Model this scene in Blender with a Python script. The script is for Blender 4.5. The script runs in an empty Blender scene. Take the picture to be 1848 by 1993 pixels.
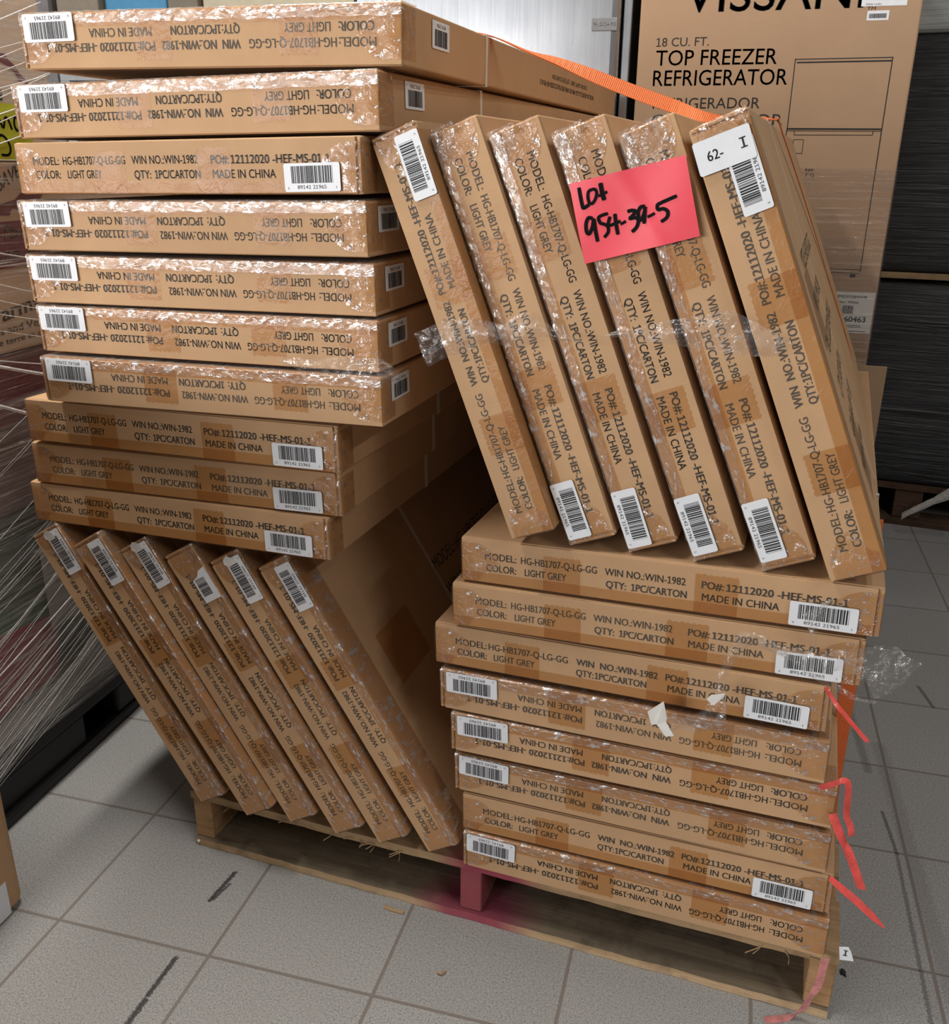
import bpy, bmesh, math, random
from mathutils import Vector, Matrix, noise

random.seed(7)
SC = bpy.context.scene
COL = SC.collection
PI = math.pi

# ------------------------------------------------------------------ camera
CAMF, YAW, PITCH, ROLL = 1811.47, -0.26191, 0.35919, 0.0099
CPOS = Vector((1.06963, -1.08801, 1.30277))
fw = Vector((math.sin(YAW) * math.cos(PITCH), math.cos(YAW) * math.cos(PITCH), -math.sin(PITCH)))
rt = Vector((math.cos(YAW), -math.sin(YAW), 0))
up = rt.cross(fw)
r2 = rt * math.cos(ROLL) + up * math.sin(ROLL)
u2 = -rt * math.sin(ROLL) + up * math.cos(ROLL)
cam = bpy.data.cameras.new('camera')
cam.sensor_fit = 'HORIZONTAL'
cam.sensor_width = 36
cam.lens = CAMF / 1848 * 36
cam.clip_start = 0.02
cam_ob = bpy.data.objects.new('camera', cam)
COL.objects.link(cam_ob)
M = Matrix((r2, u2, -fw)).transposed().to_4x4()
M.translation = CPOS
cam_ob.matrix_world = M
SC.camera = cam_ob

# ------------------------------------------------------------------ world, light, exposure
w = bpy.data.worlds.new('world')
SC.world = w
w.use_nodes = True
w.node_tree.nodes['Background'].inputs[0].default_value = (0.92, 0.95, 1.0, 1)
w.node_tree.nodes['Background'].inputs[1].default_value = 0.06
SC.view_settings.view_transform = 'Standard'
SC.view_settings.look = 'None'
SC.view_settings.gamma = 1
SC.view_settings.exposure = 0.0
SC.cycles.use_denoising = True


def area(name, loc, target, sx, sy, power, colr):
    l = bpy.data.lights.new(name, 'AREA')
    l.shape = 'RECTANGLE'
    l.size, l.size_y, l.energy, l.color = sx, sy, power, colr
    o = bpy.data.objects.new(name, l)
    COL.objects.link(o)
    o.location = loc
    o.rotation_euler = (Vector(target) - Vector(loc)).to_track_quat('-Z', 'Y').to_euler()
    return o


# rows of fluorescent tubes under the shop ceiling, and the shop windows behind the camera
for tx, ty, tz, pw in ((2.5, -0.4, 3.0, 14), (3.4, -2.1, 3.1, 46), (2.2, 1.2, 3.1, 12), (-0.15, 0.05, 3.0, 64), (0.4, 1.3, 3.0, 9)):
    area('ceiling_tube_light', (tx, ty, tz), (tx, ty, 0), 0.16, 1.3, pw, (1.0, 0.955, 0.89))
area('shop_window_light', (-3.0, -4.2, 1.45), (0.7, 0.3, 1.0), 4.6, 1.3, 285, (0.985, 0.965, 0.95))
area('shop_window_light', (-1.9, -4.2, 2.75), (0.3, 1.8, 1.6), 2.8, 0.6, 5.2, (0.90, 0.95, 1.0))

# ------------------------------------------------------------------ node helpers


def new_mat(name):
    m = bpy.data.materials.new(name)
    m.use_nodes = True
    nt = m.node_tree
    nt.nodes.clear()
    out = nt.nodes.new('ShaderNodeOutputMaterial')
    return m, nt, out


def N(nt, t, **kw):
    n = nt.nodes.new(t)
    for k, v in kw.items():
        if k.startswith('i_'):
            n.inputs[k[2:].replace('_', ' ')].default_value = v
        elif isinstance(k, str) and k.startswith('n') and k[1:].isdigit():
            n.inputs[int(k[1:])].default_value = v
        else:
            setattr(n, k, v)
    return n


def L(nt, a, b):
    nt.links.new(a, b)


def ramp(nt, fac, stops):
    r = nt.nodes.new('ShaderNodeValToRGB')
    el = r.color_ramp.elements
    while len(el) < len(stops):
        el.new(0.5)
    for e, (p, c) in zip(el, stops):
        e.position = p
        e.color = (c[0], c[1], c[2], 1) if hasattr(c, '__len__') else (c, c, c, 1)
    L(nt, fac, r.inputs[0])
    return r.outputs[0]


def mapping(nt, scale=(1, 1, 1), rot=(0, 0, 0), coord='Object'):
    tc = N(nt, 'ShaderNodeTexCoord')
    mp = N(nt, 'ShaderNodeMapping')
    mp.inputs['Scale'].default_value = scale
    mp.inputs['Rotation'].default_value = rot
    L(nt, tc.outputs[coord], mp.inputs[0])
    return mp.outputs[0]


def noise_tex(nt, vec, scale, detail=3, rough=0.5, dist=0.0):
    n = N(nt, 'ShaderNodeTexNoise')
    n.inputs['Scale'].default_value = scale
    n.inputs['Detail'].default_value = detail
    n.inputs['Roughness'].default_value = rough
    n.inputs['Distortion'].default_value = dist
    L(nt, vec, n.inputs['Vector'])
    return n.outputs['Fac']


def math_n(nt, op, a, b=None, c=None):
    n = N(nt, 'ShaderNodeMath', operation=op)
    for i, v in enumerate((a, b, c)):
        if v is None:
            continue
        if isinstance(v, (int, float)):
            n.inputs[i].default_value = v
        else:
            L(nt, v, n.inputs[i])
    return n.outputs[0]


def mixc(nt, fac, a, b, mode='MIX'):
    n = N(nt, 'ShaderNodeMix', data_type='RGBA', blend_type=mode)
    for i, v in ((0, fac), (6, a), (7, b)):
        if isinstance(v, (int, float)):
            n.inputs[i].default_value = v
        elif isinstance(v, tuple):
            n.inputs[i].default_value = (v[0], v[1], v[2], 1)
        else:
            L(nt, v, n.inputs[i])
    return n.outputs[2]


def bump(nt, h, strength, dist=0.001):
    b = N(nt, 'ShaderNodeBump')
    b.inputs['Strength'].default_value = strength
    b.inputs['Distance'].default_value = dist
    L(nt, h, b.inputs['Height'])
    return b.outputs[0]


def principled(nt, out, colr, rough=0.7, normal=None, metal=0.0, spec=0.5):
    p = N(nt, 'ShaderNodeBsdfPrincipled')
    if isinstance(colr, tuple):
        p.inputs['Base Color'].default_value = (colr[0], colr[1], colr[2], 1)
    else:
        L(nt, colr, p.inputs['Base Color'])
    if isinstance(rough, (int, float)):
        p.inputs['Roughness'].default_value = rough
    else:
        L(nt, rough, p.inputs['Roughness'])
    p.inputs['Metallic'].default_value = metal
    p.inputs['Specular IOR Level'].default_value = spec
    if normal is not None:
        L(nt, normal, p.inputs['Normal'])
    L(nt, p.outputs[0], out.inputs[0])
    return p


def plain(name, c, rough=0.6, metal=0.0, spec=0.4, var=0.08, scale=40, bmp=0.1):
    m, nt, out = new_mat(name)
    v = mapping(nt)
    n = noise_tex(nt, v, scale, 4)
    lo = tuple(max(0, x * (1 - var)) for x in c)
    hi = tuple(min(1, x * (1 + var)) for x in c)
    colr = ramp(nt, n, [(0.3, lo), (0.7, hi)])
    principled(nt, out, colr, rough, bump(nt, n, bmp), metal, spec)
    return m


def cardboard(name, c, var=0.10, fib=True):
    m, nt, out = new_mat(name)
    v = mapping(nt)
    n1 = noise_tex(nt, v, 9, 4, 0.6)
    n2 = noise_tex(nt, v, 420, 3, 0.7)
    flute = N(nt, 'ShaderNodeTexWave', wave_type='BANDS', bands_direction='X')
    flute.inputs['Scale'].default_value = 55
    flute.inputs['Distortion'].default_value = 1.2
    L(nt, v, flute.inputs['Vector'])
    s = math_n(nt, 'ADD', math_n(nt, 'MULTIPLY', n1, 0.65), math_n(nt, 'MULTIPLY', n2, 0.35))
    base = ramp(nt, s, [(0.3, tuple(x * (1 - var) for x in c)), (0.7, tuple(x * (1 + var) for x in c))])
    oi = N(nt, 'ShaderNodeObjectInfo')
    f = math_n(nt, 'ADD', math_n(nt, 'MULTIPLY', oi.outputs['Random'], 0.10), 0.95)
    hs = N(nt, 'ShaderNodeHueSaturation')
    L(nt, f, hs.inputs['Value'])
    L(nt, base, hs.inputs['Color'])
    h = math_n(nt, 'ADD', math_n(nt, 'MULTIPLY', flute.outputs['Fac'], 0.25), n2)
    principled(nt, out, hs.outputs[0], 0.72, bump(nt, h, 0.18, 0.0008), 0, 0.25)
    return m


def clear_film(name, tint, gloss, rough, scale, rot, bstr, dist=0.004, streak=0.0, density=0.5, milk=0.0):
    """thin plastic: transparent sheet under a crinkled glossy skin"""
    m, nt, out = new_mat(name)
    v = mapping(nt, scale, rot)
    n = noise_tex(nt, v, 1.0, 5, 0.62, 0.6)
    nb = bump(nt, n, bstr, dist)
    tr = N(nt, 'ShaderNodeBsdfTransparent')
    tr.inputs[0].default_value = (tint[0], tint[1], tint[2], 1)
    gl = N(nt, 'ShaderNodeBsdfGlossy')
    gl.inputs['Roughness'].default_value = rough
    L(nt, nb, gl.inputs['Normal'])
    lw = N(nt, 'ShaderNodeLayerWeight')
    L(nt, nb, lw.inputs['Normal'])
    fac = math_n(nt, 'ADD', math_n(nt, 'MULTIPLY', math_n(nt, 'POWER', lw.outputs['Facing'], 4.0), 0.55), gloss + 0.035)
    if streak > 0:
        n2 = noise_tex(nt, v, 2.3, 4, 0.7, 0.3)
        st = ramp(nt, n2, [(density, 0.0), (density + 0.13, 1.0)])
        fac = math_n(nt, 'ADD', fac, math_n(nt, 'MULTIPLY', st, streak))
    fac = math_n(nt, 'MINIMUM', fac, 0.95)
    mx = N(nt, 'ShaderNodeMixShader')
    L(nt, fac, mx.inputs[0])
    L(nt, tr.outputs[0], mx.inputs[1])
    skin = gl.outputs[0]
    if milk > 0:
        df = N(nt, 'ShaderNodeBsdfDiffuse')
        df.inputs[0].default_value = (0.80, 0.77, 0.75, 1)
        ms = N(nt, 'ShaderNodeMixShader')
        ms.inputs[0].default_value = milk
        L(nt, gl.outputs[0], ms.inputs[1])
        L(nt, df.outputs[0], ms.inputs[2])
        skin = ms.outputs[0]
    L(nt, skin, mx.inputs[2])
    L(nt, mx.outputs[0], out.inputs[0])
    return m


def wood(name, c1, c2, rot=(0, 0, 0), paint=None):
    m, nt, out = new_mat(name)
    v = mapping(nt, (3, 60, 60), rot)
    n = noise_tex(nt, v, 1.0, 6, 0.65, 0.8)
    v2 = mapping(nt, (1, 1, 1))
    d = noise_tex(nt, v2, 14, 5, 0.7)
    base = ramp(nt, n, [(0.25, c1), (0.75, c2)])
    base = mixc(nt, ramp(nt, d, [(0.5, 0.0), (0.72, 0.55)]), base, tuple(x * 0.3 for x in c1))
    if paint:
        # sprayed paint blot: soft round spot around a point on the piece
        px, py, pz, rad, pc = paint
        tc = N(nt, 'ShaderNodeTexCoord')
        vm = N(nt, 'ShaderNodeVectorMath', operation='DISTANCE')
        L(nt, tc.outputs['Object'], vm.inputs[0])
        vm.inputs[1].default_value = (px, py, pz)
        dd = math_n(nt, 'ADD', vm.outputs['Value'], math_n(nt, 'MULTIPLY', d, 0.05))
        f = ramp(nt, math_n(nt, 'DIVIDE', dd, rad), [(0.55, 1.0), (1.0, 0.0)])
        base = mixc(nt, math_n(nt, 'MULTIPLY', f, 0.85), base, pc)
    principled(nt, out, base, 0.8, bump(nt, n, 0.5, 0.002), 0, 0.2)
    return m


MT = {}
MT['card'] = cardboard('kraft_cardboard', (0.470, 0.292, 0.160))
MT['card2'] = cardboard('kraft_cardboard_flap', (0.490, 0.306, 0.169))
MT['cardbig'] = cardboard('plain_cardboard', (0.385, 0.252, 0.158), 0.05)
MT['edge'] = plain('corrugated_edge', (0.06, 0.038, 0.022), 0.9)
MT['ink'] = plain('printed_ink', (0.085, 0.066, 0.050), 0.7, var=0.3, scale=300)
MT['black'] = plain('black_ink', (0.012, 0.011, 0.012), 0.6)
MT['label'] = plain('white_label', (0.72, 0.74, 0.78), 0.45, var=0.03)
MT['paper'] = plain('white_paper', (0.70, 0.69, 0.66), 0.7, var=0.05)
MT['red'] = plain('fluorescent_red_paper', (0.80, 0.075, 0.105), 0.4, var=0.06, scale=12, bmp=0.2)
MT['green'] = plain('lime_paper', (0.44, 0.46, 0.03), 0.6, var=0.04)
MT['marker'] = plain('marker_ink', (0.006, 0.005, 0.006), 0.8, spec=0.1)
MT['strap'] = plain('white_strap', (0.62, 0.55, 0.47), 0.5)
MT['redstrap'] = plain('red_plastic_strap', (0.60, 0.075, 0.065), 0.3, var=0.2, scale=60)
MT['pinkstrap'] = plain('pink_plastic_ribbon', (0.50, 0.20, 0.19), 0.28, var=0.3, scale=60)
MT['film'] = clear_film('clear_stretch_film', (0.985, 0.97, 0.945), 0.06, 0.16, (26, 14, 60), (0, 0, 0.7), 0.7, 0.004, 0.60, 0.52, 0.35)
MT['loose'] = clear_film('crumpled_film', (0.96, 0.95, 0.94), 0.05, 0.14, (38, 38, 38), (0, 0, 0), 1.0, 0.008, 0.40, 0.53, 0.2)
MT['tape'] = clear_film('brown_packing_tape', (0.91, 0.80, 0.64), 0.0, 0.34, (40, 40, 40), (0, 0, 0), 0.6, 0.004)
MT['tapewrap'] = clear_film('crinkled_tape', (0.93, 0.83, 0.68), 0.04, 0.13, (45, 45, 45), (0, 0, 0.4), 1.0, 0.007, 0.55, 0.54, 0.12)
MT['darktape'] = clear_film('doubled_packing_tape', (0.62, 0.46, 0.32), 0.01, 0.25, (30, 30, 30), (0, 0, 0), 0.25, 0.002)
MT['wood'] = wood('pallet_wood', (0.25, 0.165, 0.09), (0.46, 0.31, 0.17))
MT['woodgrey'] = wood('weathered_pallet_wood', (0.115, 0.092, 0.066), (0.26, 0.205, 0.14), (0, 0, 0), (0.60, 0.0, 0.0, 0.155, (0.20, 0.028, 0.062)))
MT['woodfront'] = wood('pallet_wood_painted', (0.25, 0.165, 0.09), (0.47, 0.32, 0.18), (0, 0, 0), (0.63, 0.0, 0.118, 0.13, (0.30, 0.035, 0.085)))
MT['woodlit'] = wood('lit_board_edge', (0.30, 0.20, 0.11), (0.56, 0.40, 0.24), (0, 0, 0), (0.60, 0.0, 0.0, 0.14, (0.28, 0.035, 0.08)))  # wood lightened to stand for light on the front edge, plus pink paint
MT['woodend'] = wood('stringer_wood', (0.30, 0.165, 0.075), (0.50, 0.31, 0.16), (0, 0, PI / 2))
MT['woodpink'] = wood('stringer_wood_painted', (0.25, 0.165, 0.09), (0.40, 0.26, 0.14), (0, 0, PI / 2), (0.0, 0.0, 0.05, 0.12, (0.27, 0.045, 0.075)))
MT['wooddark'] = wood('dark_pallet_wood', (0.055, 0.03, 0.02), (0.12, 0.07, 0.045))
MT['plasticblack'] = plain('black_plastic', (0.012, 0.012, 0.013), 0.5)
MT['steel'] = plain('fridge_trim_grey', (0.33, 0.34, 0.35), 0.4)
MT['darkseal'] = plain('dark_seal', (0.03, 0.03, 0.035), 0.6)


def brushed(name):
    m, nt, out = new_mat(name)
    v = mapping(nt, (90, 90, 1.5))
    n = noise_tex(nt, v, 3, 4)
    n2 = noise_tex(nt, mapping(nt), 6, 3)
    principled(nt, out, ramp(nt, n, [(0.3, (0.42, 0.43, 0.455)), (0.7, (0.50, 0.51, 0.535))]),
               math_n(nt, 'ADD', math_n(nt, 'MULTIPLY', n2, 0.12), 0.16), bump(nt, n2, 0.08, 0.004), 0.95)
    return m


MT['stainless'] = brushed('stainless_steel')


def webbing(name, c):
    m, nt, out = new_mat(name)
    tc = N(nt, 'ShaderNodeUVMap')
    wv = N(nt, 'ShaderNodeTexWave', wave_type='BANDS', bands_direction='X')
    wv.inputs['Scale'].default_value = 95
    L(nt, tc.outputs[0], wv.inputs['Vector'])
    wy = N(nt, 'ShaderNodeTexWave', wave_type='BANDS', bands_direction='Y')
    wy.inputs['Scale'].default_value = 130
    L(nt, tc.outputs[0], wy.inputs['Vector'])
    h = math_n(nt, 'ADD', wv.outputs['Fac'], math_n(nt, 'MULTIPLY', wy.outputs['Fac'], 0.5))
    colr = ramp(nt, h, [(0.2, tuple(x * 0.6 for x in c)), (1.0, c)])
    principled(nt, out, colr, 0.5, bump(nt, h, 0.6, 0.001), 0, 0.4)
    return m


MT['orange'] = webbing('orange_webbing', (0.95, 0.21, 0.05))


def floor_mat():
    m, nt, out = new_mat('floor_tiles')
    tc = N(nt, 'ShaderNodeTexCoord')
    sp = N(nt, 'ShaderNodeSeparateXYZ')
    L(nt, tc.outputs['Object'], sp.inputs[0])
    T = 0.305

    def line(o):
        a = math_n(nt, 'DIVIDE', o, T)
        fr = math_n(nt, 'ABSOLUTE', math_n(nt, 'SUBTRACT', math_n(nt, 'FRACT', math_n(nt, 'ADD', a, 0.5)), 0.5))
        return math_n(nt, 'MULTIPLY', fr, T)
    d = math_n(nt, 'MINIMUM', line(sp.outputs['X']), line(sp.outputs['Y']))
    grout = ramp(nt, math_n(nt, 'MULTIPLY', d, 100), [(0.22, 1.0), (0.36, 0.0)])
    v = tc.outputs['Object']
    s1 = noise_tex(nt, v, 480, 2, 0.5)
    s2 = noise_tex(nt, v, 2.2, 4, 0.6)
    s3 = noise_tex(nt, v, 240, 3, 0.6)
    speck = math_n(nt, 'ADD', math_n(nt, 'MULTIPLY', s1, 0.6), math_n(nt, 'MULTIPLY', s3, 0.4))
    c = ramp(nt, speck, [(0.36, (0.165, 0.163, 0.159)), (0.52, (0.345, 0.341, 0.335)), (0.75, (0.425, 0.42, 0.412))])
    c = mixc(nt, ramp(nt, s2, [(0.35, 0.22), (0.65, 0.0)]), c, (0.27, 0.255, 0.24))
    # per tile tone
    wn = N(nt, 'ShaderNodeTexWhiteNoise', noise_dimensions='2D')
    cx = N(nt, 'ShaderNodeCombineXYZ')
    L(nt, math_n(nt, 'FLOOR', math_n(nt, 'DIVIDE', sp.outputs['X'], T)), cx.inputs[0])
    L(nt, math_n(nt, 'FLOOR', math_n(nt, 'DIVIDE', sp.outputs['Y'], T)), cx.inputs[1])
    L(nt, cx.outputs[0], wn.inputs[0])
    hs = N(nt, 'ShaderNodeHueSaturation')
    L(nt, math_n(nt, 'ADD', math_n(nt, 'MULTIPLY', wn.outputs[0], 0.08), 0.96), hs.inputs['Value'])
    L(nt, c, hs.inputs['Color'])
    c = mixc(nt, grout, hs.outputs[0], (0.20, 0.175, 0.155))

    # rubber skid marks and wheel tracks, each along its own line on the floor
    def mark(p, q, wid, strength, colr, c):
        ax, ay = p
        bx, by = q
        l2 = (bx - ax) ** 2 + (by - ay) ** 2
        ux, uy = (bx - ax), (by - ay)
        dx = math_n(nt, 'SUBTRACT', sp.outputs['X'], ax)
        dy = math_n(nt, 'SUBTRACT', sp.outputs['Y'], ay)
        t = math_n(nt, 'DIVIDE', math_n(nt, 'ADD', math_n(nt, 'MULTIPLY', dx, ux), math_n(nt, 'MULTIPLY', dy, uy)), l2)
        tcn = N(nt, 'ShaderNodeClamp')
        L(nt, t, tcn.inputs[0])
        ex = math_n(nt, 'SUBTRACT', dx, math_n(nt, 'MULTIPLY', tcn.outputs[0], ux))
        ey = math_n(nt, 'SUBTRACT', dy, math_n(nt, 'MULTIPLY', tcn.outputs[0], uy))
        dd = math_n(nt, 'SQRT', math_n(nt, 'ADD', math_n(nt, 'MULTIPLY', ex, ex), math_n(nt, 'MULTIPLY', ey, ey)))
        dd = math_n(nt, 'ADD', dd, math_n(nt, 'MULTIPLY', math_n(nt, 'SUBTRACT', s3, 0.5), wid * 1.8))
        f = ramp(nt, math_n(nt, 'DIVIDE', dd, wid), [(0.5, strength), (1.0, 0.0)])
        return mixc(nt, f, c, colr)
    for p, q, wd, st in (((0.248, 0.195), (0.239, 0.118), 0.006, 0.9), ((0.254, 0.165), (0.243, 0.12), 0.004, 0.8),
                         ((0.252, -0.02), (0.25, -0.10), 0.006, 0.9), ((0.251, -0.11), (0.25, -0.17), 0.007, 0.9),
                         ((1.497, 0.74), (1.508, 0.61), 0.005, 0.6), ((1.508, 0.61), (1.503, 0.15), 0.005, 0.5),
                         ((1.45, 1.45), (1.485, 0.887), 0.012, 0.35), ((1.66, 1.32), (1.68, 1.22), 0.006, 0.6)):
        c = mark(p, q, wd, st, (0.03, 0.028, 0.028), c)
    for p, q, wd, st in (((1.552, 0.15), (1.522, 1.0), 0.022, 0.3),):
        c = mark(p, q, wd, st, (0.14, 0.13, 0.12), c)
    h = math_n(nt, 'SUBTRACT', math_n(nt, 'MULTIPLY', speck, 0.25), grout)
    principled(nt, out, c, 0.55, bump(nt, h, 0.5, 0.0015), 0, 0.3)
    return m


MT['floor'] = floor_mat()

# ------------------------------------------------------------------ mesh helpers


def link(name, me, mat, parent=None):
    o = bpy.data.objects.new(name, me)
    COL.objects.link(o)
    if mat is not None and len(me.materials) == 0:
        me.materials.append(mat)
    if parent is not None:
        o.parent = parent
    return o


def obj(name, bm, mat, parent=None, smooth=False):
    me = bpy.data.meshes.new(name)
    bm.normal_update()
    bm.to_mesh(me)
    bm.free()
    if smooth:
        for p in me.polygons:
            p.use_smooth = True
    return link(name, me, mat, parent)


def tag(o, label, cat, group=None, kind=None):
    o['label'] = label
    o['category'] = cat
    if group:
        o['group'] = group
    if kind:
        o['kind'] = kind
    return o


def empty(name, loc=(0, 0, 0), rz=0.0):
    o = bpy.data.objects.new(name, None)
    COL.objects.link(o)
    o.empty_display_size = 0.1
    o.location = loc
    o.rotation_euler = (0, 0, rz)
    return o


def add_box(bm, lo, hi, bev=0.0, seg=2):
    r = bmesh.ops.create_cube(bm, size=1)
    c = [(a + b) / 2 for a, b in zip(lo, hi)]
    s = [b - a for a, b in zip(lo, hi)]
    for v in r['verts']:
        v.co = Vector((c[i] + v.co[i] * s[i] for i in range(3)))
    if bev > 0:
        ed = set()
        for v in r['verts']:
            ed.update(v.link_edges)
        bmesh.ops.bevel(bm, geom=list(ed), offset=bev, segments=seg, affect='EDGES', profile=0.5)
    return bm


def box(lo, hi, bev=0.0, seg=2):
    return add_box(bmesh.new(), lo, hi, bev, seg)


def poly_prism(pts, th, axis=Vector((0, -1, 0))):
    """pts: 3D outline (planar-ish), thickened along axis"""
    bm = bmesh.new()
    a = [bm.verts.new(p) for p in pts]
    f = bm.faces.new(a)
    r = bmesh.ops.extrude_face_region(bm, geom=[f])
    for v in r['geom']:
        if isinstance(v, bmesh.types.BMVert):
            v.co += axis * th
    bmesh.ops.recalc_face_normals(bm, faces=bm.faces)
    return bm


def rounded_rect(wd, ht, r, n=4):
    pts = []
    for cx, cz, a0 in ((wd / 2 - r, ht / 2 - r, 0), (-wd / 2 + r, ht / 2 - r, PI / 2), (-wd / 2 + r, -ht / 2 + r, PI), (wd / 2 - r, -ht / 2 + r, 1.5 * PI)):
        for i in range(n + 1):
            a = a0 + PI / 2 * i / n
            pts.append((cx + r * math.cos(a), cz + r * math.sin(a)))
    return pts


def ribbon(pts, wdirs, width, th=0.0006, sub=6, name=None, taper=None):
    """flat band through pts with a width direction per point; returns bmesh with UVs along its length"""
    P, Wd, Wi = [], [], []
    n = len(pts)
    pts = [Vector(p) for p in pts]
    wdirs = [Vector(x).normalized() for x in wdirs]
    taper = taper or [1] * n
    for i in range(n - 1):
        p0 = pts[max(i - 1, 0)]
        p1, p2 = pts[i], pts[i + 1]
        p3 = pts[min(i + 2, n - 1)]
        for k in range(sub):
            t = k / sub
            P.append(0.5 * ((2 * p1) + (-p0 + p2) * t + (2 * p0 - 5 * p1 + 4 * p2 - p3) * t * t + (-p0 + 3 * p1 - 3 * p2 + p3) * t ** 3))
            Wd.append(wdirs[i].lerp(wdirs[i + 1], t).normalized())
            Wi.append(taper[i] * (1 - t) + taper[i + 1] * t)
    P.append(pts[-1])
    Wd.append(wdirs[-1])
    Wi.append(taper[-1])
    bm = bmesh.new()
    uv = bm.loops.layers.uv.new('UVMap')
    rows, s = [], 0
    for i, p in enumerate(P):
        tg = (P[min(i + 1, len(P) - 1)] - P[max(i - 1, 0)]).normalized()
        nn = tg.cross(Wd[i]).normalized()
        if i:
            s += (P[i] - P[i - 1]).length
        hw = width * Wi[i] / 2
        rows.append(([bm.verts.new(p + Wd[i] * hw + nn * th / 2), bm.verts.new(p - Wd[i] * hw + nn * th / 2),
                      bm.verts.new(p - Wd[i] * hw - nn * th / 2), bm.verts.new(p + Wd[i] * hw - nn * th / 2)], s))
    for (a, sa), (b, sb) in zip(rows, rows[1:]):
        for k in range(4):
            f = bm.faces.new((a[k], a[(k + 1) % 4], b[(k + 1) % 4], b[k]))
            ws = (width, 0, 0, width)
            for lp, (ss, ww) in zip(f.loops, ((sa, ws[k]), (sa, ws[(k + 1) % 4]), (sb, ws[(k + 1) % 4]), (sb, ws[k]))):
                lp[uv].uv = (ss, ww)
    bm.faces.new(rows[0][0])
    bm.faces.new(rows[-1][0][::-1])
    bmesh.ops.recalc_face_normals(bm, faces=bm.faces)
    return bm


def sheet(upper, lower, ny=6, nx=5, amp=0.004, freq=25, seed=0, bulge=0.0, axis=Vector((0, -1, 0)), th=0.0):
    """crumpled film between two polylines with the same number of points"""
    U = [Vector(p) for p in upper]
    Lw = [Vector(p) for p in lower]
    assert len(U) == len(Lw)
    rows = []
    bm = bmesh.new()
    for i in range(len(U) - 1):
        for k in range(nx if i < len(U) - 2 else nx + 1):
            t = k / nx
            a = U[i].lerp(U[i + 1], t)
            b = Lw[i].lerp(Lw[i + 1], t)
            row = []
            for j in range(ny + 1):
                s = j / ny
                p = a.lerp(b, s)
                q = p * freq + Vector((seed * 3.1, seed * 1.7, 0))
                d = noise.fractal(q, 0.9, 2.1, 4)
                d2 = noise.noise(q * 0.8 + Vector((5, 9, 2)))
                p = p + axis * (bulge * math.sin(PI * s) + amp * (d + 0.2)) + Vector((0, 0, amp * 0.7 * d2))
                row.append(bm.verts.new(p))
            rows.append(row)
    for a, b in zip(rows, rows[1:]):
        for j in range(ny):
            bm.faces.new((a[j], a[j + 1], b[j + 1], b[j]))
    bmesh.ops.recalc_face_normals(bm, faces=bm.faces)
    return bm


_text_cache = {}


def text_mesh(s, bold=0.0):
    key = (s, bold)
    if key not in _text_cache:
        cu = bpy.data.curves.new('t', 'FONT')
        cu.body = s
        cu.size = 1.0
        cu.offset = bold
        cu.resolution_u = 3
        ob = bpy.data.objects.new('t', cu)
        COL.objects.link(ob)
        bpy.context.view_layer.update()
        me = bpy.data.meshes.new_from_object(ob)
        bpy.data.objects.remove(ob)
        bpy.data.curves.remove(cu)
        vs = [tuple(v.co) for v in me.vertices]
        fs = [tuple(p.vertices) for p in me.polygons]
        bpy.data.meshes.remove(me)
        _text_cache[key] = (vs, fs)
    return _text_cache[key]


ONE = ([(0.0, 0.0), (0.40, 0.0), (0.40, 0.075), (0.255, 0.075), (0.255, 0.70), (0.175, 0.70), (0.0, 0.60), (0.03, 0.53), (0.16, 0.60), (0.16, 0.075), (0.0, 0.075)], [(0, 1, 2, 3, 9, 10), (3, 4, 5, 8, 9), (5, 6, 7, 8)])
_adv = {}


def advance(c):
    if c not in _adv:
        ext = lambda q: max(v[0] for v in text_mesh(q)[0]) - min(v[0] for v in text_mesh(q)[0])
        _adv[c] = 0.50 if c == '1' else ext('H' + c + 'H') - ext('HH')
    return _adv[c]


def add_text(bm, s, x0, z0, width, cap, to3d, bold=0.0, shear=0.0):
    """writes s from x0 with its baseline at z0, fitted to width; cap is the capital height"""
    ch = max(v[1] for v in text_mesh('H')[0])
    geo, pen = [], 0.0
    for c in s:
        if c == '1':
            geo.append(([(x + pen + 0.05, y * ch / 0.70) for x, y in ONE[0]], ONE[1]))
        elif c != ' ':
            vs, fs = text_mesh(c)
            geo.append(([(v[0] + pen, v[1]) for v in vs], fs))
        pen += advance(c)
    if not geo:
        return
    lo = min(p[0] for g in geo for p in g[0])
    hi = max(p[0] for g in geo for p in g[0])
    sx = width / (hi - lo) if width else cap / ch
    sy = cap / ch
    for vs, fs in geo:
        for d in ((-bold / 2, bold / 2) if bold else (0,)):
            nv = [bm.verts.new(to3d(x0 + (v[0] - lo + d) * sx + shear * v[1] * sy, z0 + v[1] * sy)) for v in vs]
            for f in fs:
                try:
                    bm.faces.new([nv[i] for i in f])
                except ValueError:
                    pass


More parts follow.
